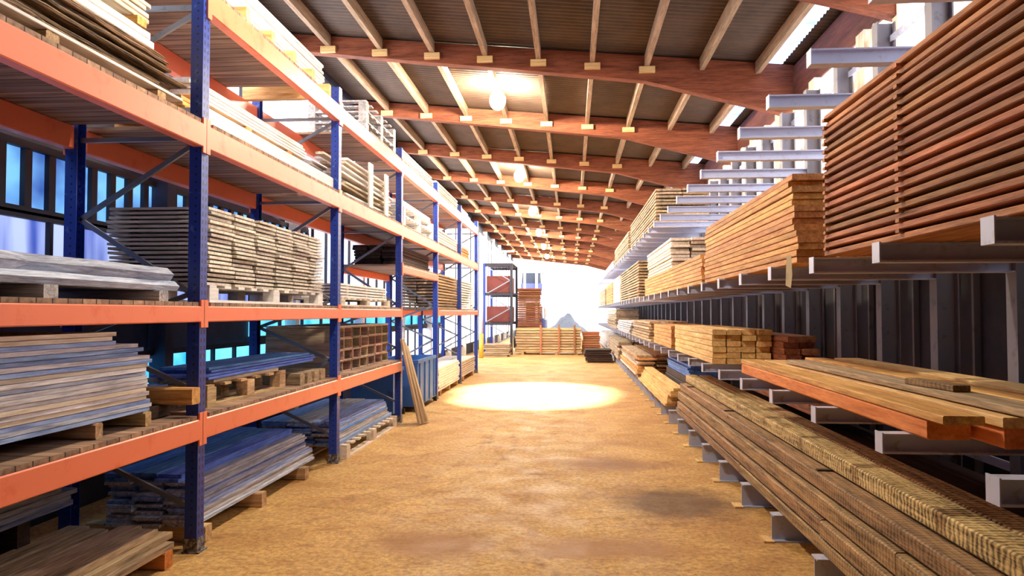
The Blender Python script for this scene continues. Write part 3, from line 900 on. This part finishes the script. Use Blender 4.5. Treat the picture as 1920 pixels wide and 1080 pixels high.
rnd = random.Random(3)
for k in range(34):
    lay, j = divmod(k, 5)
    plank('loose_strip', 'white loose strip, %s layer up, %s from aisle, jumbled heap on third shelf' % (ORD[lay], NTH[j]), 'strip', 'jumbled white strips on the third shelf', rnd.uniform(1.7, 2.5), .07 + rnd.uniform(0, .03), .026,
          (-2.44 - .15 * j + rnd.uniform(-.008, .008), 8.85 + rnd.uniform(-.12, .12), D3 + .052 + lay * .064), ['white', 'pale', 'greybrown'][k % 3 if k % 4 else 0], (rnd.uniform(-.02, .02), rnd.uniform(-.05, .05), rnd.uniform(-.012, .012)))
for i, y in enumerate((8.7, 9.45)):
    o = plank('upright_board', 'white board propped upright against the jumbled strips, %s from the near end' % NTH[i], 'board', 'boards propped against the strips', .52, .17, .02, (-2.348, y, D3 + .262), 'white', (math.pi / 2, math.radians(-3) * 0, 0))
    o.rotation_euler = Matrix(((0, 0, 1), (1, 0, 0), (0, 1, 0))).to_euler(); o.location = (-2.352, y, D3 + .264)
for q in range(3):
    pallet('grey pallet on top shelf of the third bay, %s of three' % ['lowest', 'middle', 'topmost'][q], -3.1, -2.40, 8.65, 10.15, D4 + q * .127, .125, 'grey')

# ------------------------------------------------------------------ fourth, fifth and sixth bays
stack('dark_board', 'board', 'dark board', 'pile on middle shelf, fourth bay', 'dark boards on the middle shelf', -3.1, -2.45, 10.5, 12.9, DM + .0015, .035, .006, 7, 3, 'dark', 1, .08, .015, 'bow')
for q in range(2):
    pallet('white pallet on third shelf of the fourth bay, %s of two' % ['lower', 'upper'][q], -3.1, -2.36, 10.5, 12.8, D3 + q * .142, .14, 'white')
stack('white_plank', 'plank', 'white plank', 'pile over white pallets, fourth bay', 'white planks over the white pallets', -3.1, -2.4, 10.5, 12.8, D3 + .2835, .03, .006, 3, 3, 'white', 1, .05)
stack('batten_board', 'board', 'grey board', 'pile on top shelf, fourth bay', 'grey boards on the top shelf', -3.1, -2.4, 10.5, 12.9, D4, .03, .008, 6, 2, 'grey', 1, .06)
stack('dark_board', 'board', 'dark striped board', 'pile on second shelf, fifth bay', 'dark striped boards on the second shelf', -3.1, -2.4, 13.3, 15.8, D2, .035, .02, 12, 2, 'greybrown', 1, .05)
stack('white_plank', 'plank', 'white board', 'pile on third shelf, fifth bay', 'white boards on the third shelf', -3.1, -2.4, 13.3, 15.8, D3, .04, .01, 6, 2, 'white', 1, .05)
stack('batten_board', 'board', 'pale board', 'pile on top shelf, fifth bay', 'pale boards on the top shelf', -3.1, -2.4, 13.3, 15.8, D4, .04, .01, 5, 2, 'pale', 1, .05)
stack('white_plank', 'plank', 'pale striped board', 'pile on second shelf, sixth bay', 'pale striped boards on the second shelf', -3.1, -2.4, 16.1, 18.5, D2, .035, .02, 12, 2, 'white', 1, .05)
stack('batten_board', 'board', 'orange board', 'pile on third shelf, sixth bay', 'orange boards on the third shelf', -3.1, -2.5, 16.1, 18.4, D3, .05, .01, 5, 2, 'orange', 1, .05)
# bundle of round rods on the last top shelf
for r_ in range(3):
    for c_ in range(5 - r_):
        o = MB().tube([(0, -1.1, 0), (0, 1.1, 0)], .06, 14).build('round_rod', M['grey'], None, (-2.47 - .123 * c_ - .0615 * r_, 17.3, D4 + .061 + .107 * r_))
        tag(o, 'grey round pole, %s row up, %s from aisle, far end of top shelf' % (ORD[r_], NTH[c_]), 'pole', 'round poles on the top shelf')
# leaning planks against the third upright
for i in range(3):
    p, q = Vector((-2.02 + .03 * i, 10.0 + .10 * i, 0.0)), Vector((-2.295 + .012 * i, 10.12 + .10 * i, 1.12 - .05 * i))
    d = q - p
    o = plank('leaning_plank', 'grey plank leaning against the third blue upright, %s from the near side' % NTH[i], 'plank', 'planks leaning on the third upright', d.length, .10, .03, (p + q) / 2 + Vector((0, 0, .02)), 'greybrown')
    yv = d.normalized(); zv = Vector((1, 0, .25)); zv = (zv - yv * zv.dot(yv)).normalized(); xv = yv.cross(zv)
    o.rotation_euler = Matrix((xv, yv, zv)).transposed().to_euler()
# blue metal bins on the floor of the fourth bay
def bin_(label, x0, x1, y0, y1, h):
    t = thing('metal_bin', label, 'bin', ((x0 + x1) / 2, (y0 + y1) / 2, 0), 0, 'blue metal bins')
    w, l = (x1 - x0) / 2, (y1 - y0) / 2
    mb = MB(); th = .02
    mb.box(-w, w, -l, l, .08, .1); mb.box(-w, -w + th, -l, l, .1, h); mb.box(w - th, w, -l, l, .1, h); mb.box(-w + th, w - th, -l, -l + th, .1, h); mb.box(-w + th, w - th, l - th, l, .1, h)
    mb.build('body', M['bluebin'], t)
    MB().box(-w - .015, w + .015, -l - .015, -l, h - .05, h).box(-w - .015, w + .015, l, l + .015, h - .05, h).box(w, w + .015, -l, l, h - .05, h).box(-w - .015, -w, -l, l, h - .05, h).build('rim', M['bluebin'], t)
    for sx in (-1, 1):
        for sy in (-1, 1):
            MB().box(sx * w - .03, sx * w + .03, sy * l - .03, sy * l + .03, 0, .08).build('foot', M['black'], t)
    for k in range(4):
        y = -l + .15 + (2 * l - .3) * k / 3
        MB().box(w, w + .02, y - .02, y + .02, .1, h - .05).build('rib', M['bluebin'], t)
bin_('larger blue metal bin on the floor beside the fourth upright', -2.95, -2.32, 11.3, 12.8, .78)
bin_('smaller blue metal bin behind the leaning planks', -3.1, -2.5, 10.5, 11.1, .7)
stack('white_plank', 'plank', 'white plank', 'floor pile under the fifth bay', 'white planks on the floor under the fifth bay', -3.1, -2.34, 13.3, 15.72, .1015, .04, .006, 9, 3, 'white', 1, .08)
for i, y in enumerate((13.6, 14.6, 15.6)):
    crosspiece('bearer_block', 'floor bearer under the white floor pile of the fifth bay, %s from the near end' % NTH[i], 'bearer', 'bearers under the white floor pile', -3.1, -2.36, y, 0, .09, .1, 'pallet')
stack('batten_board', 'board', 'pale green-yellow board', 'floor pile under the sixth bay', 'pale boards on the floor under the sixth bay', -3.1, -2.36, 16.2, 18.5, .1015, .04, .01, 7, 2, 'pale', 1, .08)
for i, y in enumerate((16.5, 18.1)):
    crosspiece('bearer_block', 'floor bearer under the pale pile of the sixth bay, %s from the near end' % NTH[i], 'bearer', 'bearers under the pale floor pile', -3.1, -2.36, y, 0, .09, .1, 'pallet')

# ================================================================== RIGHT CANTILEVER RACKS
XT, XC0, XC1 = 1.32, 2.36, 2.50
ARM_Y0, ARM_S = 1.62, .885
A2, A3, A4 = .985, 1.80, 2.95           # arm tops
def ibeam_x(x0, x1, z0, z1, fw, tw=.01, tf=.009):
    h = fw / 2; w = tw / 2
    poly = [(-h, z0), (h, z0), (h, z0 + tf), (w, z0 + tf), (w, z1 - tf), (h, z1 - tf), (h, z1), (-h, z1), (-h, z1 - tf), (-w, z1 - tf), (-w, z0 + tf), (-h, z0 + tf)]
    return MB().prism(poly, x0, x1, 'YZ')
arm_me = {}
for nm, zt, hh in (('a2', A2, .085), ('a3', A3, .085), ('a4', A4, .085)):
    mb = ibeam_x(XT, XC0, zt - hh, zt, .08)
    arm_me[nm] = mb.mesh('arm', M['steel'])
    arm_me[nm + 'p'] = MB().box(XT - .006, XT, -.04, .04, zt - hh, zt + .004).mesh('end_plate', M['steel'])
foot_me = ibeam_x(XT - .01, XC0, 0, .175, .1).mesh('base_foot', M['steel'])
footp_me = MB().box(XT - .075, XT - .01, -.07, .07, 0, .012).mesh('base_plate', M['yellow'])
colp = [(XC0, -.05), (XC0 + .01, -.05), (XC0 + .01, -.006), (XC1 - .01, -.006), (XC1 - .01, -.05), (XC1, -.05), (XC1, .05), (XC1 - .01, .05), (XC1 - .01, .006), (XC0 + .01, .006), (XC0 + .01, .05), (XC0, .05)]
col_me = MB().prism(colp, 0, 3.75, 'XY').mesh('column', M['colsteel'])
NARM = 42
rack_labels = ['nearest grey cantilever rack, on the right of the aisle', 'middle grey cantilever rack, beyond the near one', 'furthest grey cantilever rack, by the bright far end']
crack = []
for q in range(3):
    ys = [ARM_Y0 + ARM_S * k for k in range(q * 14, q * 14 + 14)]
    t = thing('cantilever_rack', rack_labels[q], 'rack', (XC0, ys[0], 0)); crack.append(t)
    for y in ys:
        for nm, me in (('column', col_me), ('base_foot', foot_me)):
            o = bpy.data.objects.new(nm, me); COL.objects.link(o); o.parent = t; o.location = (-XC0, y - ys[0], 0)
            if nm == 'base_foot':
                e = bpy.data.objects.new('base_plate', footp_me); COL.objects.link(e); e.parent = o
        for a in ('a2', 'a3', 'a4'):
            o = bpy.data.objects.new('arm', arm_me[a]); COL.objects.link(o); o.parent = t; o.location = (-XC0, y - ys[0], 0)
            e = bpy.data.objects.new('end_plate', arm_me[a + 'p']); COL.objects.link(e); e.parent = o
    for z in (.6, 2.2, 3.6):
        MB().box(XC1 - .03 - XC0, XC1 - XC0 - .012, 0.006, ys[-1] - ys[0] - .006, z, z + .05).build('tie_rail', M['steel'], t)

# --- third level: the big open stack near the camera
t_, g_ = .0265, .0165
N1 = 18
stack('plank', 'plank', 'brown open-stacked plank', 'big stack nearest on upper arms', 'brown planks of the big open stack', 1.35, 2.25, .55, 4.17, A3 + .001, t_, g_, N1, 3, 'brown', -1, .012, .006)
stickers(1.35, 2.25, [(2.28, 'nearest row'), (3.23, 'middle row'), (4.13, 'far row')], A3 + .001, t_, g_, N1, 'sticker batten', 'big brown stack', 'battens in the big brown stack', 'brown', .035, .012, -1)
# second stack, tightly packed
stack('plank', 'plank', 'honey plank', 'tight stack second along upper arms', 'honey planks of the tight stack', 1.35, 2.25, 4.66, 7.86, A3 + .001, .037, .003, 14, 4, 'honey', -1, .04, .006, 'cut', lambda k: -.004 * k, lambda k: .012 * k)
o = MB(); o.prism([(-.02, -.085), (.012, -.10), (.022, -.02), (.016, .1), (-.012, .1)], -.0008, .0008, 'XZ')
o = o.build('paper_tag', M['tag'], None, (1.325, 4.75, 1.75), (0, 0, math.radians(-35)))
tag(o, 'cream paper tag hanging at the near corner of the honey plank stack', 'tag')
# third stack, with a greenish white one on top
stack('plank', 'plank', 'yellow plank', 'third stack along the upper arms', 'yellow planks third along the upper arms', 1.35, 2.15, 8.05, 14.2, A3 + .001, .042, .003, 7, 3, 'honey', -1, .05, .004)
zz = A3 + .001 + 7 * .045
for i, y in enumerate((11.7, 12.7, 13.8)):
    crosspiece('bearer_block', 'bearer between yellow planks and white boards on upper arms, %s from the near end' % NTH[i], 'bearer', 'bearers on the yellow planks', 1.5, 2.1, y, zz, .09, .06, 'pallet')
stack('plank', 'plank', 'whitish board', 'heap over the yellow plank stack', 'whitish boards over the yellow stack', 1.5, 2.1, 11.6, 15.2, zz + .0615, .04, .012, 9, 2, 'pale', -1, .12, .012, 'bow')
stack('plank', 'plank', 'grey-brown open-stacked plank', 'fourth stack on upper arms', 'grey-brown planks fourth on the upper arms', 1.35, 2.1, 15.5, 21, A3 + .001, .035, .025, 13, 1, 'greybrown', -1, .03)
stickers(1.35, 2.1, [(15.7, 'near end'), (18.2, 'middle'), (20.8, 'far end')], A3 + .001, .035, .025, 13, 'thin batten', 'fourth stack on upper arms', 'battens in the fourth upper stack', 'greybrown', .04, .006, -1)
stack('plank', 'plank', 'pinkish panel board', 'fifth stack on upper arms', 'pinkish boards fifth on the upper arms', 1.35, 2.1, 21.4, 25, A3 + .001, .09, .004, 8, 1, 'pale', -1, .03)
stack('plank', 'plank', 'yellow-brown board', 'sixth stack on upper arms', 'yellow-brown boards sixth on the upper arms', 1.35, 2.1, 25.6, 30, A3 + .001, .05, .01, 12, 1, 'honey', -1, .03)
stack('plank', 'plank', 'grey board', 'seventh and furthest stack on upper arms', 'grey boards furthest on the upper arms', 1.35, 2.1, 31, 37, A3 + .001, .06, .01, 10, 1, 'greybrown', -1, .03)
# topmost level: dark open stacks further off
stack('dark_plank', 'plank', 'dark open-stacked plank', 'near stack on topmost arms', 'dark planks on the topmost arms', 1.35, 2.2, 12.3, 17.6, A4 + .001, .035, .022, 10, 2, 'greybrown', -1, .03)
stickers(1.35, 2.2, [(12.5, 'near end'), (15, 'middle'), (17.4, 'far end')], A4 + .001, .035, .022, 10, 'thin batten', 'near stack on topmost arms', 'battens in the topmost stack', 'greybrown', .04, .006, -1)
stack('dark_plank', 'plank', 'brown plank', 'second stack on topmost arms', 'brown planks second on the topmost arms', 1.35, 2.2, 18.2, 24, A4 + .001, .035, .022, 9, 1, 'greybrown', -1, .03)
stack('dark_plank', 'plank', 'pale grey plank', 'third stack on topmost arms', 'pale grey planks third on the topmost arms', 1.35, 2.2, 24.8, 31, A4 + .001, .04, .01, 5, 1, 'grey', -1, .03)

# --- second level
g = 'wide planks laid loosely on the lower arms'
def loose(label, x0, x1, y0, y1, z0, t, mat, rz=0.0):
    return plank('wide_plank', label, 'plank', g, y1 - y0, x1 - x0, t, ((x0 + x1) / 2, (y0 + y1) / 2, z0 + t / 2), mat, (0, 0, rz), 'cut')
B2 = A2 + .001
loose('thick orange-red timber along the aisle edge of the lower arms', 1.43, 1.60, 3.20, 6.55, B2, .08, 'orange')
loose('thick orange timber second in from the aisle on the lower arms', 1.62, 1.84, 3.0, 6.5, B2, .08, 'orange')
loose('thick orange timber third in from the aisle on the lower arms', 1.86, 2.08, 1.6, 6.3, B2, .08, 'honey')
loose('thick orange timber against the columns on the lower arms', 2.10, 2.32, 1.4, 6.2, B2, .08, 'orange')
z = B2 + .081
loose('wide honey plank nearest the aisle, lying on the orange timber', 1.43, 1.585, 3.05, 6.6, z, .035, 'honey', -.004)
loose('wide honey plank with a squared near end, second from the aisle', 1.60, 1.78, 2.98, 6.45, z, .04, 'yellow', .003)
loose('wide plank with a bright squared end jutting towards the camera', 1.80, 1.98, 2.72, 6.4, z, .045, 'orange', .002)
loose('wide dull plank fourth in from the aisle on the orange timber', 2.0, 2.15, 1.5, 6.3, z, .04, 'honey')
loose('narrow plank beside the columns on the orange timber', 2.17, 2.33, 1.5, 6.1, z, .045, 'yellow')
z += .046
loose('thin brown plank lying over the second and third wide planks', 1.64, 1.80, 2.86, 5.9, z, .03, 'greybrown', .012)
loose('thin honey plank lying over the dull wide plank', 1.84, 1.99, 3.2, 6.2, z, .03, 'honey', -.006)
loose('raised yellow plank at the rear of the wide planks', 2.02, 2.2, 1.6, 6.0, z, .04, 'yellow', .006)
z += .031
loose('short dark brown offcut lying on the wide planks', 1.68, 1.76, 3.55, 3.95, z, .03, 'saw', .1)

stack('pale_plank', 'plank', 'yellow plank', 'square stack on lower arms', 'yellow planks of the square stack', 1.40, 1.98, 7.72, 10.5, B2, .054, .004, 6, 4, 'yellow', -1, .05, .004)
stack('pale_plank', 'plank', 'brown plank', 'low row behind the square stack', 'brown planks behind the square stack', 1.99, 2.3, 7.3, 10.4, B2, .055, .004, 5, 2, 'brown', -1, .1, .004)
stack('pale_plank', 'plank', 'greyish plank', 'second stack on lower arms', 'greyish planks second on the lower arms', 1.40, 2.1, 10.9, 13.2, B2, .05, .004, 6, 3, 'honey', -1, .05, .004)
stack('pale_plank', 'plank', 'brown uneven plank', 'third stack on lower arms', 'uneven planks third on the lower arms', 1.36, 2.1, 13.6, 17.5, B2, .04, .012, 7, 3, 'greybrown', -1, .2, .03, 'bow')
stack('pale_plank', 'plank', 'grey uneven plank', 'fourth stack on lower arms', 'uneven planks fourth on the lower arms', 1.36, 2.1, 18, 23, B2, .04, .012, 6, 2, 'grey', -1, .2, .03, 'bow')
stack('pale_plank', 'plank', 'dull plank', 'fifth stack on lower arms', 'dull planks fifth on the lower arms', 1.36, 2.1, 24, 30, B2, .04, .012, 12, 1, 'greybrown', -1, .2, .03, 'bow')

# --- floor level: long heavy timbers on the feet
ZF = .1755
rows = [(ZF, .078, 1.36), (ZF + .09, .088, 1.355), (ZF + .19, .105, 1.37), (ZF + .307, .09, 1.405), (ZF + .407, .095, 1.50)]
rw = ['lowest', 'second', 'third', 'fourth', 'topmost']
for k, (z, h, x) in enumerate(rows):
    for j in range(3 if k < 4 else 2):
        w = [.2, .18, .2, .18, .16][k]
        cut = {(0, 0): 6.4, (1, 0): 4.35, (2, 0): 3.4, (3, 0): 7.1}.get((k, j))
        y0, y1 = 1.0 + .06 * ((k * 3 + j) % 4), 10.2 - .06 * ((k * 3 + j) % 4)
        for q, (ya, yb) in enumerate([(y0, cut - .012), (cut + .012, y1)] if cut else [(y0, y1)]):
            plank('heavy_timber', 'rough heavy timber on rack feet, %s layer, %s from aisle%s' % (rw[k], NTH[j], (', nearer length', ', further length')[q] if cut else ''), 'timber', 'heavy timbers on the rack feet',
                  yb - ya, w - .012, h, (x + w * (j + .5) + (.006 if q else 0), (ya + yb) / 2, z + h / 2), 'sawlight' if k == 4 else 'saw', (0, 0, .0006 * ((k * 2 + j) % 3 - 1)), 'cut', k)
    if k < 4:
        for i, y in enumerate((1.9, 4.6, 7.3, 9.6)):
            plank('sticker_batten', 'thin batten between heavy timbers, %s gap up, %s from the near end' % (ORD[k], NTH[i]), 'batten', 'battens between the heavy timbers', .46, .04, rows[k + 1][0] - z - h - .001, (1.66, y, (z + h + rows[k + 1][0]) / 2), 'dark', (0, 0, math.pi / 2))
stack('dark_timber', 'timber', 'dark squared timber', 'pile behind heavy timbers on feet', 'dark timbers behind the heavy timbers', 2.0, 2.33, 1.0, 9.6, ZF, .1, .003, 4, 2, 'dark', -1, .2, .006)
stack('dark_timber', 'timber', 'red-brown squared timber', 'short pile over the dark timbers', 'red-brown timbers over the dark ones', 1.86, 2.3, 5.8, 8.3, ZF + .5125, .08, .003, 1, 2, 'brown', -1, .2, .006)
stack('blue_board', 'board', 'dark blue sheet', 'pile on rack feet beyond heavy timbers', 'dark blue sheets on the rack feet', 1.60, 2.2, 10.7, 13.0, ZF + .42, .03, .004, 5, 1, 'blueboard', -1, .1, .02)
stack('dark_timber', 'timber', 'dark timber', 'bed under the blue sheets', 'dark timbers under the blue sheets', 1.60, 2.2, 10.75, 13.2, ZF, .1, .004, 4, 3, 'dark', -1, .1)
stack('pale_plank', 'plank', 'light yellow plank', 'low sloping heap on rack feet', 'light yellow planks on the rack feet', 1.30, 1.475, 10.75, 15.2, ZF, .036, .004, 7, 1, 'yellow', -1, .25, .02, 'bow', lambda k: -.1 * k, None, None, .012)
stack('pale_plank', 'plank', 'tan plank', 'second low heap on rack feet', 'tan planks on the rack feet', 1.30, 2.1, 15.6, 20.5, ZF, .04, .006, 10, 2, 'honey', -1, .3, .03, 'bow', None, None, ['honey', 'greybrown', 'pale'])
stack('pale_plank', 'plank', 'mixed old plank', 'third low heap on rack feet', 'old planks on the rack feet', 1.25, 2.1, 21, 26, ZF, .05, .008, 9, 2, 'greybrown', -1, .3, .03, 'bow')
stack('pale_plank', 'plank', 'old grey plank', 'furthest heap on rack feet', 'grey planks furthest on the rack feet', 1.25, 2.1, 27, 34, ZF, .06, .008, 8, 1, 'grey', -1, .3, .03, 'bow')

# ================================================================== FAR END
def xstack(name, desc, where, group, x0, x1, y0, y1, z0, t, gap, n, nd, mat, jit=.05):
    """boards lying across the aisle"""
    D = (y1 - y0) / nd
    for k in range(n):
        for j in range(nd):
            lab = '%s, %s layer up%s, %s' % (desc, ORD[k], ', %s row back' % NTH[j] if nd > 1 else '', where)
            plank(name, lab, 'plank', group, x1 - x0 + random.uniform(-jit, jit), D - .01, t, ((x0 + x1) / 2 + random.uniform(-jit, jit) * .5, y0 + D * (j + .5), z0 + k * (t + gap) + t / 2), mat, (0, 0, math.pi / 2))
for i, x in enumerate((-1.75, -.55, .15)):
    plank('bearer_block', 'floor bearer under the low cross stack at the far end, %s from the rack side' % NTH[i], 'bearer', 'bearers under the far cross stack', 1.0, .1, .1, (x, 27.5, .05), 'pallet')
xstack('cross_plank', 'orange-brown plank', 'low cross stack across far aisle end', 'planks of the low far cross stack', -2.0, .32, 27.0, 28.0, .1, .075, .02, 9, 2, 'pallet')
for i, x in enumerate((-1.1, -.45, .1)):
    o = MB().cham(-.035, .035, -.02, .02, .02, 1.06, .004, 'Z').build('strapping_batten', M['brown'], None, (x, 26.96, 0))
    tag(o, 'upright batten strapped to the low far cross stack, %s from the rack side' % NTH[i], 'batten', 'upright battens on the far cross stack')
xstack('cross_plank', 'dark brown plank', 'tall stack behind the low cross stack', 'planks of the tall far stack', -2.15, -1.22, 29.6, 30.6, .001, .07, .018, 28, 1, 'brown', .06)
xstack('cross_plank', 'brown plank', 'small stack right of the low cross stack', 'planks of the small far stack', .38, 1.0, 27.2, 28.0, .001, .07, .012, 10, 1, 'brown', .04)
xstack('cross_plank', 'black-brown plank', 'low dark heap before the far right racks', 'planks of the low dark heap', .42, 1.15, 22.8, 23.8, .001, .045, .012, 7, 1, 'dark', .1)
xstack('cross_plank', 'old mixed plank', 'little heap beside the yellow pipe', 'planks of the little far heap', -2.95, -2.1, 25.6, 26.4, .001, .05, .012, 7, 1, 'greybrown', .12)

# dark end rack with crossed braces
t = thing('storage_rack', 'tall dark rack with zigzag braces at the far left end of the aisle', 'rack', (-2.6, 27.0, 0))
def fp(mb, n, m, p=t):
    mb.v = [(x + 2.6, y - 27.0, z) for x, y, z in mb.v]; return mb.build(n, M[m], p)
for x in (-3.12, -2.14):
    for y in (26.9, 29.4):
        fp(MB().box(x - .045, x + .045, y - .05, y + .05, 0, 3.25), 'upright_post', 'blue' if x < -3 else 'rib')
zz = .15
for k in range(6):
    xa, xb = (-3.07, -2.19) if k % 2 == 0 else (-2.19, -3.07)
    fp(MB().bar((xa, 26.9, zz), (xb, 26.9, zz + .5), .025, .035), 'diagonal_brace', 'galv'); zz += .5
for z in (1.05, 2.1, 3.15):
    for y in (26.9, 29.4):
        fp(MB().box(-3.07, -2.19, y - .03, y + .03, z, z + .09), 'beam', 'rib')
    fp(MB().box(-3.16, -2.10, 26.95, 29.35, z + .0905, z + .115), 'shelf', 'dark')
for i, (z, h) in enumerate(((1.166, .55), (2.216, .6))):
    o = MB().cham(-.42, .42, -1.0, 1.0, 0, h, .02, 'Y').box(-.44, .44, -.9, -.8, h, h + .01).box(-.44, .44, .8, .9, h, h + .01).build('wrapped_bundle', M['maroon'], None, (-2.63, 28.1, z))
    tag(o, 'dark red bundle on the %s shelf of the far dark rack' % ['lower', 'upper'][i], 'bundle', 'dark red bundles')
# pipe with yellow guard
t = thing('drain_pipe', 'white bent pipe with yellow foot beside the far dark rack', 'pipe', (-2.98, 24.9, 0))
pts = [(0, 0, .01), (0, 0, 3.1), (.03, 0, 3.3), (.1, 0, 3.43), (.22, 0, 3.5), (1.1, 0, 3.52)]
MB().tube(pts, .035, 12).build('pipe_run', M['pipe'], t)
MB().tube([(0, 0, 0), (0, 0, .8)], .075, 14).build('guard_sleeve', M['yellowpipe'], t)
MB().tube([(0, 0, .801), (0, 0, 2.1)], .06, 14).build('lagging', M['pipe'], t)

# lift truck behind the tall stack
t = thing('forklift', 'white and blue lift truck cab showing above the tall brown stack', 'forklift', (-1.72, 33.0, 0))
MB().cham(-.62, .62, -1.1, 1.3, .35, 1.25, .08, 'Y').build('chassis', M['truckblue'], t)
MB().cham(-.6, .6, .5, 1.4, 1.25, 1.7, .1, 'Y').build('counterweight', M['truckwhite'], t)
for sx in (-1, 1):
    for sy in (-.75, .9):
        MB().tube([(sx * .62 - .12, sy, .38), (sx * .62 + .12, sy, .38)], .38, 20).build('wheel', M['black'], t)
    for sy in (-.6, .7):
        MB().bar((sx * .52, sy, 1.2), (sx * .42, sy * .9, 3.3), .07, .07).build('cab_post', M['truckwhite'], t)
    MB().box(sx * .25 - .05, sx * .25 + .05, -1.3, -1.18, .1, 3.5).build('mast_rail', M['truckwhite'], t)
    MB().box(sx * .25 - .06, sx * .25 + .06, -2.4, -1.3, .08, .13).build('fork', M['black'], t)
MB().cham(-.5, .5, -.7, .8, 3.3, 3.42, .03, 'Y').build('cab_roof', M['truckwhite'], t)
MB().box(-.44, .44, -.56, -.54, 2.35, 3.2).build('windscreen', M['glass'], t)
MB().box(-.46, .46, -.6, -.56, 2.28, 2.75).build('front_panel', M['truckblue'], t)
MB().box(-.3, .3, 0, .5, 1.25, 1.9).build('operator_seat', M['black'], t)

# gravel mound outside the open end
def mound(label, cx, cy, rx, ry, h, seed):
    mb = MB(); n, mN = 40, 14; vs = [(0, 0, h)]
    for i in range(1, mN + 1):
        r = i / mN
        for k in range(n):
            a = 2 * math.pi * k / n
            z = h * (1 - r) ** 1.15 + 0.5 * h * mnoise.noise((math.cos(a) * r * 3 + seed, math.sin(a) * r * 3, seed)) * (1 - r)
            vs.append((rx * r * math.cos(a), ry * r * math.sin(a), max(z, 0)))
    fs = [(0, 1 + k, 1 + (k + 1) % n) for k in range(n)]
    for i in range(mN - 1):
        for k in range(n):
            l = (k + 1) % n; a = 1 + i * n
            fs.append((a + k, a + n + k, a + n + l, a + l))
    mb.add(vs, fs, True)
    o = mb.build('gravel_mound', M['mound'], None, (cx, cy, -.05)); tag(o, label, 'mound', 'mounds outside')
mound('broad grey gravel mound outside the open far end', -.4, 62, 1.75, 3.2, 1.5, 3)
mound('smaller dark mound left of the broad gravel mound outside', -3.6, 54, 1.5, 1.8, 1.95, 8)
